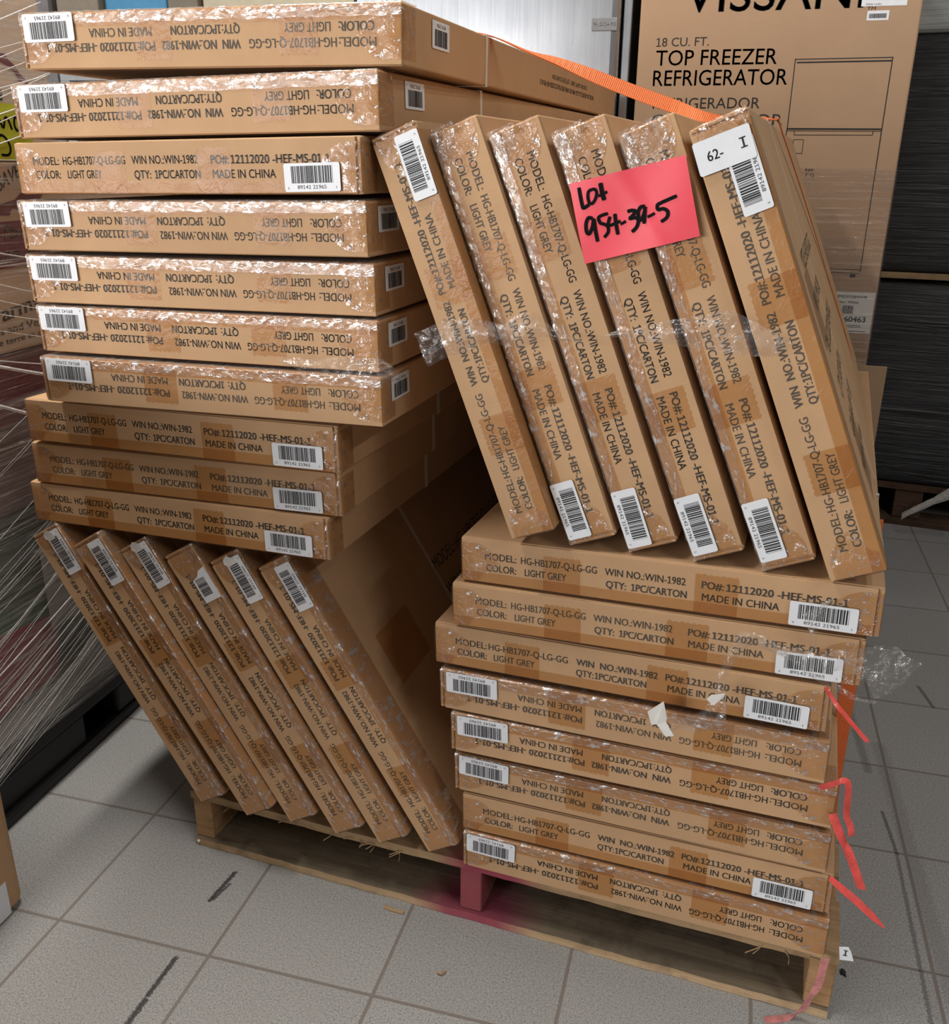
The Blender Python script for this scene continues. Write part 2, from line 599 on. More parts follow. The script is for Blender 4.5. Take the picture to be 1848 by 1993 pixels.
def stroke_mesh(strokes, to3d, wd):
    """pen strokes as flat rounded ribbons"""
    bm = bmesh.new()
    for k, (pts, wf) in enumerate(strokes):
        pp = [Vector((p[0], p[1])) for p in pts]
        P = []
        n = len(pp)
        for i in range(n - 1):
            p0, p1, p2, p3 = pp[max(i - 1, 0)], pp[i], pp[i + 1], pp[min(i + 2, n - 1)]
            for j in range(6):
                t = j / 6
                P.append(0.5 * ((2 * p1) + (-p0 + p2) * t + (2 * p0 - 5 * p1 + 4 * p2 - p3) * t * t + (-p0 + 3 * p1 - 3 * p2 + p3) * t ** 3))
        P.append(pp[-1])
        prev = None
        dz = k * 0.00002
        for i, p in enumerate(P):
            tg = (P[min(i + 1, len(P) - 1)] - P[max(i - 1, 0)])
            if tg.length < 1e-9:
                continue
            tg.normalize()
            nn = Vector((-tg.y, tg.x))
            hw = wd * wf / 2 * (0.75 if i in (0, len(P) - 1) else 1)
            a, b = p + nn * hw, p - nn * hw
            row = (bm.verts.new(to3d(a.x, a.y, dz)), bm.verts.new(to3d(b.x, b.y, dz)))
            if prev:
                bm.faces.new((prev[0], prev[1], row[1], row[0]))
            prev = row
    bmesh.ops.recalc_face_normals(bm, faces=bm.faces)
    return bm

# ------------------------------------------------------------------ setting
fl = obj('floor', box((-6, -6, -0.1), (7, 7, 0)), MT['floor'])
fl['kind'] = 'structure'
wb = obj('wall_back', box((-6, 5.2, 0), (7, 5.35, 3.6)), plain('grey_wall', (0.42, 0.42, 0.40), 0.8))
wb['kind'] = 'structure'

wf = obj('wall_front', box((-6, -5.75, 0), (7, -5.6, 3.6)), plain('pale_wall', (0.60, 0.60, 0.59), 0.8))
wf['kind'] = 'structure'

# ------------------------------------------------------------------ the long flat cartons
W, T, D = 0.6089, 0.074, 1.50
HW, HT = W / 2, T / 2


def fract(a, b, t):
    return a + (b - a) * t


def carton_body():
    bm = bmesh.new()
    ring = []
    r = 0.0035
    nx = 12
    for cx, cz, a0 in ((HW - r, HT - r, 0), (-HW + r, HT - r, PI / 2), (-HW + r, -HT + r, PI), (HW - r, -HT + r, 1.5 * PI)):
        for i in range(4):
            a = a0 + PI / 2 * i / 3
            ring.append((cx + r * math.cos(a), cz + r * math.sin(a)))
        if a0 in (0, PI):   # top or bottom run
            sgn = -1 if a0 == 0 else 1
            for i in range(1, nx):
                ring.append((sgn * (-(HW - r) + 2 * (HW - r) * i / nx) * 1.0, HT if a0 == 0 else -HT))
        else:
            for i in range(1, 3):
                zz = HT - r - 2 * (HT - r) * i / 3
                ring.append((-HW if a0 == PI / 2 else HW, zz if a0 == PI / 2 else -zz))
    ys = [0.0036, 0.0048, 0.02, 0.06, 0.12, 0.25, 0.45, 0.62, 0.75, 0.88, 1.05, 1.25, 1.38, 1.44, 1.48, 1.4985, 1.50]
    rows = []
    for y in ys:
        row = []
        ins = 0.0012 if y in (ys[0], ys[-1]) else 0
        e = min(1, max(0, min(y - 0.02, D - 0.02 - y) / 0.25))
        for (x, z) in ring:
            b = 0.0009 * e * max(0, 1 - (x / HW) ** 2)
            zz = z + (b if z > HT - 0.002 else -b if z < -HT + 0.002 else 0)
            row.append(bm.verts.new((x - math.copysign(ins, x) * (abs(x) > HW - r), y, zz - math.copysign(ins, z) * (abs(z) > HT - r))))
        rows.append(row)
    n = len(ring)
    for a, b in zip(rows, rows[1:]):
        for i in range(n):
            bm.faces.new((a[i], a[(i + 1) % n], b[(i + 1) % n], b[i]))
    bm.faces.new(rows[0])
    bm.faces.new(rows[-1][::-1])
    bmesh.ops.recalc_face_normals(bm, faces=bm.faces)
    return bm


def end_flap():
    # glued end panel, stopping a few millimetres short of one corner where the corrugated edge shows
    return box((-HW + 0.0012, 0.0, -HT + 0.0012), (HW - 0.0085, 0.0040, HT - 0.0012), 0.0009, 2)


def edge_post():
    # board edge of the side panel standing beside the end flap
    return box((HW - 0.0048, 0.0002, -HT + 0.0022), (HW - 0.0006, 0.0040, HT - 0.0022), 0.0008, 1)


def front(x, z, y=-0.00025):
    return Vector((-HW + x * W, y, HT - z * T))


def print_mesh(v):
    """printing on the end panel; x,z as fractions of the panel, z from its top"""
    bm = bmesh.new()

    def t3(x, z):
        return Vector((x, -0.00022, z))

    def word(s, x0, x1, zc, cap=0.0112, bold=0.05):
        add_text(bm, s, -HW + x0 * W, HT - zc * T - cap / 2, (x1 - x0) * W, cap, t3, bold)
    if v == 0:
        word('MODEL:', .062, .145, .36)
        word('HG-HB1707-Q-LG-GG', .158, .352, .36)
        word('WIN NO.:WIN-1982', .372, .566, .36)
        word('PO#:', .604, .654, .37, bold=0.085)
        word('12112020 -HEF-MS-01-1', .660, .925, .37, bold=0.085)
        word('COLOR:', .065, .145, .62)
        word('LIGHT GREY', .168, .275, .62)
        word('QTY:', .376, .425, .63, bold=0.085)
        word('1PC/CARTON', .438, .570, .63, bold=0.085)
        word('MADE IN CHINA', .606, .780, .63)
    else:
        word('MODEL:', .062, .150, .38)
        word('HG-HB1707-Q-LG-GG', .156, .372, .38)
        word('WIN  NO.:WIN-1982', .395, .602, .38, bold=0.085)
        word('PO#:', .622, .668, .37, bold=0.085)
        word('12112020 -HEF-MS-01-1', .672, .930, .37, bold=0.085)
        word('COLOR:', .066, .150, .63, bold=0.085)
        word('LIGHT GREY', .170, .283, .63)
        word('QTY:', .395, .440, .63, bold=0.085)
        word('1PC/CARTON', .444, .575, .63, bold=0.085)
        word('MADE IN CHINA', .628, .802, .62)
    return bm


def label_mesh(wd=0.089, ht=0.037):
    pts = [Vector((x, 0, z)) for x, z in rounded_rect(wd, ht, 0.003)]
    return poly_prism(pts, 0.00025)


def bars_mesh(seed, wd=0.089, ht=0.037):
    rnd = random.Random(seed)
    bm = bmesh.new()
    x = -wd * 0.37
    end = wd * 0.37
    while x < end:
        b = rnd.choice((0.0006, 0.0006, 0.0010, 0.0016, 0.0021))
        for (z0, z1) in ((-ht * 0.20, ht * 0.40),):
            q = [(x, z0), (min(x + b, end), z0), (min(x + b, end), z1), (x, z1)]
            bm.faces.new([bm.verts.new((a, -0.00045, c)) for a, c in q])
        x += b + rnd.choice((0.0006, 0.0006, 0.0009, 0.0014))
    add_text(bm, '89142 21965', -wd * 0.27, -ht * 0.40, wd * 0.52, 0.0048, lambda a, c: Vector((a, -0.00045, c)))
    add_text(bm, '6', -wd * 0.44, -ht * 0.40, 0, 0.0030, lambda a, c: Vector((a, -0.00045, c)))
    add_text(bm, '5', wd * 0.42, -ht * 0.40, 0, 0.0030, lambda a, c: Vector((a, -0.00045, c)))
    return bm


def jag(rnd, x0, x1, z, n=14, a=0.0011):
    return [(x0 + (x1 - x0) * i / n, z + (a if i % 2 else -a) + rnd.uniform(-.0006, .0006)) for i in range(n + 1)]


def tape_piece(pts, y=-0.0005):
    bm = bmesh.new()
    bm.faces.new([bm.verts.new((x, y, z)) for x, z in pts])
    bmesh.ops.recalc_face_normals(bm, faces=bm.faces)
    return bm


def edge_tape(z_up=0.0185, depth=0.055, y=-0.0004, zo=0.0006, x0=-HW + 0.002, x1=HW - 0.012, amp=0.0, nx=40, seed=0, fold=6):
    """strip along the lower edge, folded under onto the bottom face"""
    bm = bmesh.new()
    prof = []
    for i in range(5):
        prof.append((y, -HT + z_up * (1 - i / 5)))
    for i in range(4):
        a = PI / 2 * i / 3
        prof.append((0.002 - (0.002 - y) * math.cos(a), -HT + 0.002 - (0.002 + zo) * math.sin(a)))
    for i in range(1, fold + 1):
        prof.append((0.002 + (depth - 0.002) * i / fold, -HT - zo))
    rows = []
    for k in range(nx + 1):
        x = x0 + (x1 - x0) * k / nx
        row = []
        for i, (yy, zz) in enumerate(prof):
            if amp:
                ar = i * 0.0045 if i < 9 else 0.0405 + (i - 9) * 0.012
                q = Vector(((x + 0.75 * ar + 0.012 * noise.noise(Vector((x * 12, ar * 20, seed)))) * 150, ar * 9, seed))
                d = amp * (0.6 + noise.noise(q) + 0.4 * noise.noise(q * 2.1))
            else:
                d = 0.0
            w_ = amp * noise.noise(Vector((x * 45, seed, 3.3))) * 1.5 if i == 0 else 0
            row.append(bm.verts.new((x, yy - (d if i < 7 else 0), zz - (d * 0.6 if i > 4 else 0) + w_)))
        rows.append(row)
    for a, b in zip(rows, rows[1:]):
        for i in range(len(prof) - 1):
            bm.faces.new((a[i], a[i + 1], b[i + 1], b[i]))
    bmesh.ops.recalc_face_normals(bm, faces=bm.faces)
    return bm


def corner_patch(side, seed):
    """tape folded round one end of the panel, torn jagged on the front"""
    rnd = random.Random(seed)
    bm = bmesh.new()
    n = 10
    rows = []
    for i in range(n + 1):
        t = i / n
        z = fract(HT * 0.80, -HT * 0.92, t)
        reach = 0.030 + 0.034 * math.sin(PI * min(1, t * 1.15)) + (0.002 if i % 2 else -0.002)
        row = [(HW - reach, z)]
        P = []
        for k in range(4):
            x = fract(HW - reach, HW - 0.002, k / 3)
            P.append(bm.verts.new((side * x, -0.0008 - 0.0012 * abs(noise.noise(Vector((x * 60, z * 60, seed)))), z)))
        P.append(bm.verts.new((side * (HW + 0.0010), 0.0012, z)))
        for k in range(1, 4):
            P.append(bm.verts.new((side * (HW + 0.0008 + 0.001 * abs(noise.noise(Vector((k * 2.0, z * 60, seed))))), 0.0012 + 0.045 * k / 3, z)))
        rows.append(P)
    for a, b in zip(rows, rows[1:]):
        for k in range(len(a) - 1):
            bm.faces.new((a[k], a[k + 1], b[k + 1], b[k]))
    bmesh.ops.recalc_face_normals(bm, faces=bm.faces)
    return bm


def strap_loop(y=0.40, wd=0.011):
    bm = bmesh.new()
    o, i = 0.0024 + 0.0022, 0.0
    a = [(-HW - 0.001, -HT - 0.0010), (HW + 0.001, -HT - 0.0010), (HW + 0.001, HT + 0.0010), (-HW - 0.001, HT + 0.0010)]
    b = [(-HW - 0.0002, -HT + 0.0), (HW + 0.0002, -HT + 0.0), (HW + 0.0002, HT - 0.0), (-HW - 0.0002, HT - 0.0)]
    va = [[bm.verts.new((x, yy, z)) for x, z in a] for yy in (y, y + wd)]
    vb = [[bm.verts.new((x, yy, z)) for x, z in b] for yy in (y, y + wd)]
    for k in range(4):
        j = (k + 1) % 4
        bm.faces.new((va[0][k], va[0][j], va[1][j], va[1][k]))
        bm.faces.new((vb[0][k], vb[1][k], vb[1][j], vb[0][j]))
        bm.faces.new((va[0][k], vb[0][k], vb[0][j], va[0][j]))
        bm.faces.new((va[1][k], va[1][j], vb[1][j], vb[1][k]))
    bmesh.ops.recalc_face_normals(bm, faces=bm.faces)
    return bm


def me_of(bm, name, mat, smooth=False):
    me = bpy.data.meshes.new(name)
    bm.normal_update()
    bm.to_mesh(me)
    bm.free()
    me.materials.append(mat)
    if smooth:
        for p in me.polygons:
            p.use_smooth = True
    return me


rndt = random.Random(3)
MS = {
    'body': me_of(carton_body(), 'carton', MT['card']),
    'flap': me_of(end_flap(), 'end_flap', MT['card2']),
    'post': me_of(edge_post(), 'side_panel_edge', MT['card2']),
    'print': [me_of(print_mesh(0), 'printed_text', MT['ink']), me_of(print_mesh(1), 'printed_text', MT['ink'])],
    'label': me_of(label_mesh(), 'barcode_label', MT['label']),
    'bars': [me_of(bars_mesh(s), 'bars', MT['black']) for s in (1, 2)],
    'strap': me_of(strap_loop(), 'strap', MT['strap']),
    'edgetape': me_of(edge_tape(), 'packing_tape', MT['tape']),
    'film': [me_of(edge_tape(z, dp, -0.0008, 0.0010, -HW + 0.001, HW - 0.001, 0.0013, 260, s, 8), 'stretch_film', MT['film'], True)
             for s, z, dp in ((1, 0.0150, 0.055), (2, 0.0175, 0.06), (3, 0.013, 0.05))],
    'filmback': [],
    'piece1': [me_of(tape_piece([(-HW + .20 * W + s, -HT + .001), (-HW + .295 * W + s, -HT + .001)] +
                                jag(random.Random(i), -HW + .295 * W + s, -HW + .20 * W + s, HT - .20 * T)), 'packing_tape', MT['tape'])
               for i, s in enumerate((0.0, 0.012, 0.03))],
    'piece2': [me_of(tape_piece([(-HW + .575 * W + s, -HT + .001), (-HW + .675 * W + s, -HT + .001)] +
                                jag(random.Random(i + 9), -HW + .675 * W + s, -HW + .575 * W + s, HT - .16 * T)), 'packing_tape', MT['tape'])
               for i, s in enumerate((0.0, 0.01, -0.012))],
    'endL': [me_of(corner_patch(-1, s), 'corner_tape', MT['tapewrap'], True) for s in (1, 2)],
    'endR': [me_of(corner_patch(1, s), 'corner_tape', MT['tapewrap'], True) for s in (4, 5)],
}


def face_print():
    """large shipping print and tape on the carton's broad face"""
    bm = bmesh.new()

    def t3(a, b):      # reads along +y, letters rise along +x, on the -z face
        return Vector((b, a, -HT - 0.0014))
    for i, s in enumerate(('MODEL: HG-HB1707-Q-LG-GG', 'WIN NO.:WIN-1982', 'PO#: 12112020-HEF-MS-01-1', 'QTY: 1PC/CARTON', 'COLOR: LIGHT GREY', 'MADE IN CHINA')):
        add_text(bm, s, 0.41, 0.085 - 0.062 * i, len(s) * 0.019, 0.026, t3, 0.0)
    return bm


def side_print():
    """small print on the long side"""
    bm = bmesh.new()

    def t3(a, b):
        return Vector((-HW - 0.0004, 1.22 - a, b))
    add_text(bm, 'MODEL:HG-HB1707-Q-LG-GG WIN NO.:WIN-1982 PO#:12112020-HEF-MS-01-1', 0.0, 0.000, 0.52, 0.0095, t3, 0.02)
    add_text(bm, 'COLOR: LIGHT GREY  QTY:1PC/CARTON', 0.08, -0.016, 0.34, 0.0085, t3, 0.02)
    return bm


MS['face'] = me_of(face_print(), 'printed_text', MT['ink'])
MS['side'] = me_of(side_print(), 'printed_text', MT['ink'])


def part(name, me, parent, loc=(0, 0, 0), rot=(0, 0, 0), scale=None):
    o = bpy.data.objects.new(name, me)
    COL.objects.link(o)
    o.parent = parent
    o.location = loc
    o.rotation_euler = rot
    if scale:
        o.scale = scale
    return o


CARTONS = {
    # x, y, z of the end panel's centre, yaw, roll about the depth axis, thickness
    'L1': (0.3221, 0.2000, 1.4607, -0.0563, 3.1319), 'L2': (0.2945, 0.1902, 1.3728, -0.0762, 3.1583),
    'L3': (0.2770, 0.1856, 1.2927, -0.0896, 0.0180), 'L4': (0.2762, 0.1840, 1.2086, -0.0845, 3.1627),
    'L5': (0.2792, 0.1904, 1.1261, -0.0553, 3.1591), 'L6': (0.2845, 0.1865, 1.0470, -0.0659, 3.1584),
    'L7': (0.2902, 0.1752, 0.9669, -0.0526, 3.1608), 'L8': (0.2101, 0.2043, 0.8818, -0.0824, 0.0183),
    'L9': (0.2003, 0.2213, 0.7998, -0.0640, 0.0182), 'L10': (0.1788, 0.2216, 0.7229, -0.0827, 0.0195),
    'D1': (0.0467, 0.2310, 0.4036, -0.0231, 2.1088), 'D2': (0.1510, 0.2136, 0.4062, -0.0341, 2.1238),
    'D3': (0.2382, 0.2240, 0.4030, -0.0727, 2.1179), 'D4': (0.3343, 0.2154, 0.4046, -0.0649, 2.1165),
    'D5': (0.4226, 0.2141, 0.4049, -0.0652, 2.1096), 'D6': (0.5166, 0.2136, 0.4065, -0.0951, 2.1153),
    'U1': (0.7072, 0.2066, 1.0568, -0.0735, 1.9400), 'U2': (0.7993, 0.1924, 1.0637, -0.0764, -1.1966),
    'U3': (0.8852, 0.1904, 1.0637, -0.0738, -1.1886), 'U4': (0.9754, 0.1782, 1.0649, -0.0644, -1.1803),
    'U5': (1.0658, 0.1640, 1.0666, -0.0929, -1.1687), 'U6': (1.1519, 0.1395, 1.0717, -0.0789, 1.9728),
    'R1': (1.0066, 0.1700, 0.7312, -0.0982, 0.0288), 'R2': (0.9942, 0.1693, 0.6522, -0.0817, 0.0233),
    'R3': (0.9600, 0.1742, 0.5718, -0.1094, 0.0254), 'R4': (0.9703, 0.1718, 0.4876, -0.1013, 3.1620),
    'R5': (0.9913, 0.1731, 0.4083, -0.0805, 3.1545), 'R6': (0.9949, 0.1788, 0.3234, -0.0926, 3.1590),
    'R7': (1.0096, 0.1801, 0.2447, -0.0861, 0.0185), 'R8': (1.0129, 0.1738, 0.1660, -0.0879, 3.1515),
}
THICK = {'L': 0.0746, 'D': 0.0675, 'U': 0.0725, 'R': 0.0735}
VARIANT = {'L1': 1, 'L2': 1, 'R3': 1, 'R5': 1, 'R6': 1, 'R7': 1, 'U1': 1, 'U6': 1}
LABELS = {
    'L1': 'topmost flat carton of the left stack, tied down by the orange strap',
    'L2': 'second flat carton from the top of the left stack, print upside down',
    'L3': 'third carton from the top of the left stack, the only upper one with upright print',
    'L4': 'flat brown carton directly under the upright third carton of the left stack',
    'L5': 'fifth flat brown carton from the top of the left stack, print upside down',
    'L6': 'flat brown carton with loose film hanging from its lower right corner in the left stack',
    'L7': 'lowest upside-down carton of the left stack, overhanging the three upright ones below',
    'L8': 'topmost of the three upright cartons at the bottom of the left stack',
    'L9': 'middle of the three upright cartons at the bottom of the left stack',
    'L10': 'lowest flat carton of the left stack, resting on the tops of six leaning cartons',
    'D1': 'leftmost leaning carton at lower left, standing on the pallet end, barcode torn at top',
    'D2': 'second leaning carton from the left in the lower left row',
    'D3': 'third leaning carton from the left in the lower left row, label peeling at its top',
    'D4': 'fourth leaning carton in the lower left row, with only half its barcode label left',
    'D5': 'fifth leaning carton from the left in the lower left row, barcode torn at the corner',
    'D6': 'rightmost leaning carton of the lower left row, broad dark face towards the gap',
    'U1': 'leftmost leaning carton of the upper right row, barcode near its top',
    'U2': 'second leaning carton from the left in the upper right row, barcode at its foot',
    'U3': 'third leaning carton of the upper right row, just left of the red lot sticker',
    'U4': 'fourth leaning carton of the upper right row, behind the left half of the red sticker',
    'U5': 'fifth leaning carton of the upper right row, behind the right half of the red sticker',
    'U6': 'rightmost leaning carton of the upper right row, with the white 62 label on top',
    'R1': 'top flat carton of the right stack, carrying the six leaning cartons',
    'R2': 'second flat carton from the top of the right stack, torn film over its right end',
    'R3': 'third flat carton of the right stack, the lowest of the upper three upright ones',
    'R4': 'fourth flat carton of the right stack, with a torn paper scrap over its top edge',
    'R5': 'fifth flat carton of the right stack, print upside down, pink strap end at its right',
    'R6': 'sixth flat carton of the right stack, the lowest of three upside-down ones in a row',
    'R7': 'seventh flat carton of the right stack, printed upright between two upside-down ones',
    'R8': 'bottom carton of the right stack, lying directly on the wooden pallet',
}
GROUPS = {'L': 'flat cartons of the left stack', 'D': 'leaning cartons at lower left', 'U': 'leaning cartons at upper right', 'R': 'flat cartons of the right stack'}


def rbox(yaw, roll):
    return Matrix.Rotation(yaw, 4, 'Z') @ Matrix.Rotation(-roll, 4, 'Y')


CO = {}
for idx, (n, (x, y, z, yaw, roll)) in enumerate(CARTONS.items()):
    g = n[0]
    k = idx % 3
    c = bpy.data.objects.new('carton', MS['body'])
    COL.objects.link(c)
    p = Vector((x, y, z))
    s = 1.0
    if n == 'U1':
        s = 0.972
        p = CPOS + (p - CPOS) * s
    yaw = {'D': -0.065, 'U': -0.0765}.get(g, yaw)
    mw = rbox(yaw, roll)
    c.rotation_euler = mw.to_euler()
    c.location = p
    c.scale = (s * {'D': 0.987, 'L3': 0.979}.get(n if n == 'L3' else g, 1), s, s * THICK[g] / T)
    if g == 'U':
        c.location.z += 0.0028
    if g == 'D':
        c.location.z += 0.001
    tag(c, LABELS[n], 'carton', GROUPS[g])
    CO[n] = c
    part('end_flap', MS['flap'], c)
    part('side_panel_edge', MS['post'], c)
    part('printed_text', MS['print'][VARIANT.get(n, 0)], c, (random.uniform(-.003, .003), 0, random.uniform(-.001, .001)))
    upr = n in ('L3', 'L8', 'L9', 'L10', 'R1', 'R2', 'R3', 'R7', 'U6')
    lx = HW * (0.765 if upr else 0.825) + random.uniform(-.006, .003)
    lz = -HT + (0.0222 if upr else 0.0195)
    if n != 'D4':
        lb = part('barcode_label', MS['label'], c, (lx, -0.0032, lz), (0, random.uniform(-.02, .02), 0))
        part('bars', MS['bars'][idx % 2], lb)
    part('packing_tape', MS['edgetape'], c)
    part('packing_tape', MS['piece1'][k], c)
    part('packing_tape', MS['piece2'][k], c)
    part('corner_tape', MS['endL'][idx % 2], c)
    part('corner_tape', MS['endR'][idx % 2], c)
    if n not in ('L3', 'R1', 'R2', 'R3', 'R7', 'U1', 'U6') and not n in ('L8', 'L9', 'L10'):
        part('stretch_film', MS['film'][k], c)
    part('strap', MS['strap'], c, (0, -0.05 if n == 'L1' else 0, 0))
    if g == 'L' and VARIANT.get(n, 0) + (n in ('L4', 'L5', 'L6', 'L7')):
        lb = part('barcode_label', MS['label'], c, (-HW - 0.0012, 0.14 if n == 'L1' else 0.118 if n == 'L2' else 0.068, -0.012), (0, 0, -PI / 2), (0.78, 1, 0.95))
        part('bars', MS['bars'][(idx + 1) % 2], lb)
    if n in ('L1', 'L2'):
        part('printed_text', MS['side'], c)
    if n in ('D6', 'U6'):
        part('printed_text', MS['face'], c, (0, -0.25 if n == 'U6' else 0, 0))

for (xa, xb, ya, yb) in ((-0.02, 0.085, 0.10, 0.24), (-0.26, -0.15, 0.16, 0.30)):
    for n in ('U6', 'D6'):
        bm = bmesh.new()
        pts = [(xa, ya), (xb, ya)] + [(xb - (xb - xa) * i / 12, yb + (0.001 if i % 2 else -0.001)) for i in range(13)]
        f_ = bm.faces.new([bm.verts.new((a, b, -HT - 0.0012)) for a, b in pts])
        obj('packing_tape', bm, MT['tape'], CO[n])

# crinkled film bunched at the tops of the upper row
for n, z1, sd in (('U2', 0.004, 31), ('U3', 0.002, 32), ('U4', 0.006, 33), ('U5', 0.021, 34)):
    k_ = 5
    Up = [Vector((-HW - 0.004, -0.003, -0.038 + (z1 + 0.038) * i / k_)) for i in range(k_ + 1)]
    Lo = [Vector((-HW + (0.075 if n == 'U5' else 0.045) - 0.012 * abs(i - 2), -0.0022, -0.037 + (z1 + 0.037) * i / k_)) for i in range(k_ + 1)]
    obj('crinkled_film', sheet(Up, Lo, ny=10, nx=5, amp=0.0045 if n == 'U5' else 0.003, freq=55, seed=sd, bulge=0.002), MT['loose'], CO[n], True)

# half a torn barcode label on the fourth leaning carton
bm = poly_prism([Vector(q) for q in ((-0.047, 0, -0.0205), (-0.047, 0, 0.0205), (-0.0005, 0, 0.0205), (0.003, 0, 0.006), (0.012, 0, -0.004), (0.015, 0, -0.0205))], 0.00025)
lb = obj('barcode_label', bm, MT['label'], CO['D4'])
lb.location = (HW * 0.80, -0.0032, -HT + 0.0195)
lb['label'] = 'barcode label torn in half'
bm = bmesh.new()
rr = random.Random(5)
xx = -0.035
while xx < -0.002:
    b = rr.choice((0.0006, 0.0010, 0.0018))
    bm.faces.new([bm.verts.new(q) for q in ((xx, -0.00045, -0.008), (xx + b, -0.00045, -0.008), (xx + b, -0.00045, 0.016), (xx, -0.00045, 0.016))])
    xx += b + rr.choice((0.0006, 0.0012))
obj('bars', bm, MT['black'], lb)
# torn scraps of label paper at the tops of the leaning cartons
for n, dx in (('D1', 0.045), ('D3', 0.05), ('D5', 0.046)):
    pts = [Vector(q) for q in ((-0.012, 0, -0.014), (-0.014, 0, 0.010), (-0.002, -0.003, 0.018), (0.010, -0.004, 0.012), (0.016, -0.006, -0.004), (0.004, -0.002, -0.016))]
    o = obj('label_scrap', poly_prism(pts, 0.0003), MT['paper'], CO[n])
    o.location = (HW * 0.825 + dx - 0.006, -0.0040, -HT + 0.026)
    o.scale = (0.7, 1, 0.7)
    o['label'] = 'torn scrap of label paper'

# white shelf label and second code on the rightmost leaning carton
bm = poly_prism([Vector((x, 0, z)) for x, z in rounded_rect(0.040, 0.070, 0.003)], 0.0003)
sl = obj('shelf_label', bm, MT['label'], CO['U6'])
sl.location = (0.267, -0.0042, 0.003)
sl.rotation_euler = (0, 0.03, 0)
sl['label'] = 'white label reading 62- and I'
bm = bmesh.new()
t3 = lambda a, b: Vector((b, -0.0006, -a))
add_text(bm, '62-', -0.021, -0.006, 0.019, 0.0115, t3, 0.02)
add_text(bm, 'I', 0.0225, -0.005, 0.0022, 0.012, t3, 0.0)
for zz in (-0.005, 0.0058):
    bm.faces.new([bm.verts.new(t3(*q)) for q in ((0.0195, zz), (0.0275, zz), (0.0275, zz + 0.0015), (0.0195, zz + 0.0015))])
obj('lettering', bm, MT['black'], sl)

# ------------------------------------------------------------------ wooden pallet under the cartons
PH = 0.1252
pal = empty('wooden_pallet', (0.1279, 0.2544, 0), -0.0767)
tag(pal, 'worn wooden pallet with a pink-painted middle stringer under the carton stacks', 'pallet')
PL, PD = 1.219, 1.016


def rough_board(lo, hi, seed, amp=0.0022, n=48, sag=0.0):
    """plank with a splintered, slightly bowed front edge"""
    bm = bmesh.new()
    rows = []
    for i in range(n + 1):
        t = i / n
        x = lo[0] + (hi[0] - lo[0]) * t
        f = noise.fractal(Vector((x * 14, seed, 0)), 0.8, 2.0, 4) * amp
        g = noise.noise(Vector((x * 30, seed, 7))) * amp * 0.6
        bow = sag * math.sin(2 * PI * t) ** 2
        y0, y1, z0, z1 = lo[1] + f, hi[1], lo[2] + bow, hi[2] + bow + g * 0.4
        rows.append([bm.verts.new(q) for q in ((x, y0, z0 + abs(g)), (x, y0 + 0.001, z1), (x, y0 + 0.5 * (y1 - y0), z1), (x, y1, z1), (x, y1, z0))])
    for a, b in zip(rows, rows[1:]):
        for k in range(5):
            bm.faces.new((a[k], a[(k + 1) % 5], b[(k + 1) % 5], b[k]))
    bm.faces.new(rows[0][::-1])
    bm.faces.new(rows[-1])
    bmesh.ops.recalc_face_normals(bm, faces=bm.faces)
    return bm


for i, y0 in enumerate((0.0, 0.19, 0.33, 0.46, 0.60, 0.74, 0.886)):
    wd = 0.13 if i in (0, 6) else 0.09
    obj('top_board', rough_board((0, y0, PH - 0.0165), (PL, y0 + wd, PH), i, 0.0025, sag=-0.002 if i == 0 else 0), MT['woodfront'] if i == 0 else MT['wood'], pal)
for i, y0 in enumerate((-0.006, 0.44, 0.896)):
    wd = 0.145 if i == 0 else 0.12
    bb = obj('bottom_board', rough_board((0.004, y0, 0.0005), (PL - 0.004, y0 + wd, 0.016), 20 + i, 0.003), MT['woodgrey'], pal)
    bb.data.materials.append(MT['woodlit'])
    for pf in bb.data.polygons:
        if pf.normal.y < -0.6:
            pf.material_index = 1  # front faces take the wood tone with light put into its colour
for i, x0 in enumerate((0.002, 0.574, PL - 0.043)):
    bm = box((-0.0205, 0.0, 0.0), (0.0205, PD, PH - 0.0325), 0.002, 1)
    st = obj('stringer', bm, MT['woodpink'] if i == 1 else MT['woodend'], pal)
    st.location = (x0 + 0.0205, 0.003, 0.016)
# splinters hanging from the edge of the top board
for i in range(16):
    x = random.choice((0.30, 0.33, 0.36, 0.40, 0.43, 0.46, 0.10, 1.10, 1.14, 1.16, 1.18, 0.22, 0.38, 0.41))+random.uniform(-.01,.01)
    a = Vector((x, -0.001, PH - 0.012))
    b = a + Vector((random.uniform(-0.03, 0.03), -0.004, random.uniform(-0.022, -0.002)))
    obj('splinter', ribbon([a, (a + b) / 2 + Vector((0.003, 0, 0.002)), b], [(0, 0.3, 1)] * 3, 0.0022, 0.0012, 3), MT['wood'], pal)
nail = obj('nail_head', bmesh.new(), MT['paper'], pal)
bm = bmesh.new()
bmesh.ops.create_uvsphere(bm, u_segments=10, v_segments=6, radius=0.0035)
bm.to_mesh(nail.data)
bm.free()
nail.location = (0.012, -0.006, 0.010)
nail['label'] = 'pale nail head at the corner'

# ------------------------------------------------------------------ red lot sticker across two leaning cartons
TL, TR, BR, BL = (Vector(q) for q in ((0.854, 0.1715, 1.278), (0.999, 0.1605, 1.314), (1.025, 0.1580, 1.219), (0.880, 0.1690, 1.179)))


def on_sticker(u, v, off=0.0):
    p = TL.lerp(TR, u).lerp(BL.lerp(BR, u), v)
    cr = 0.0012 * math.sin(7 * u + 3 * v) + 0.0016 * max(0, 1 - abs((u - 0.42 - 0.25 * v) * 9)) + 0.002 * max(0, u + v - 1.75)
    return p + Vector((0, -1, 0)) * (off + cr)


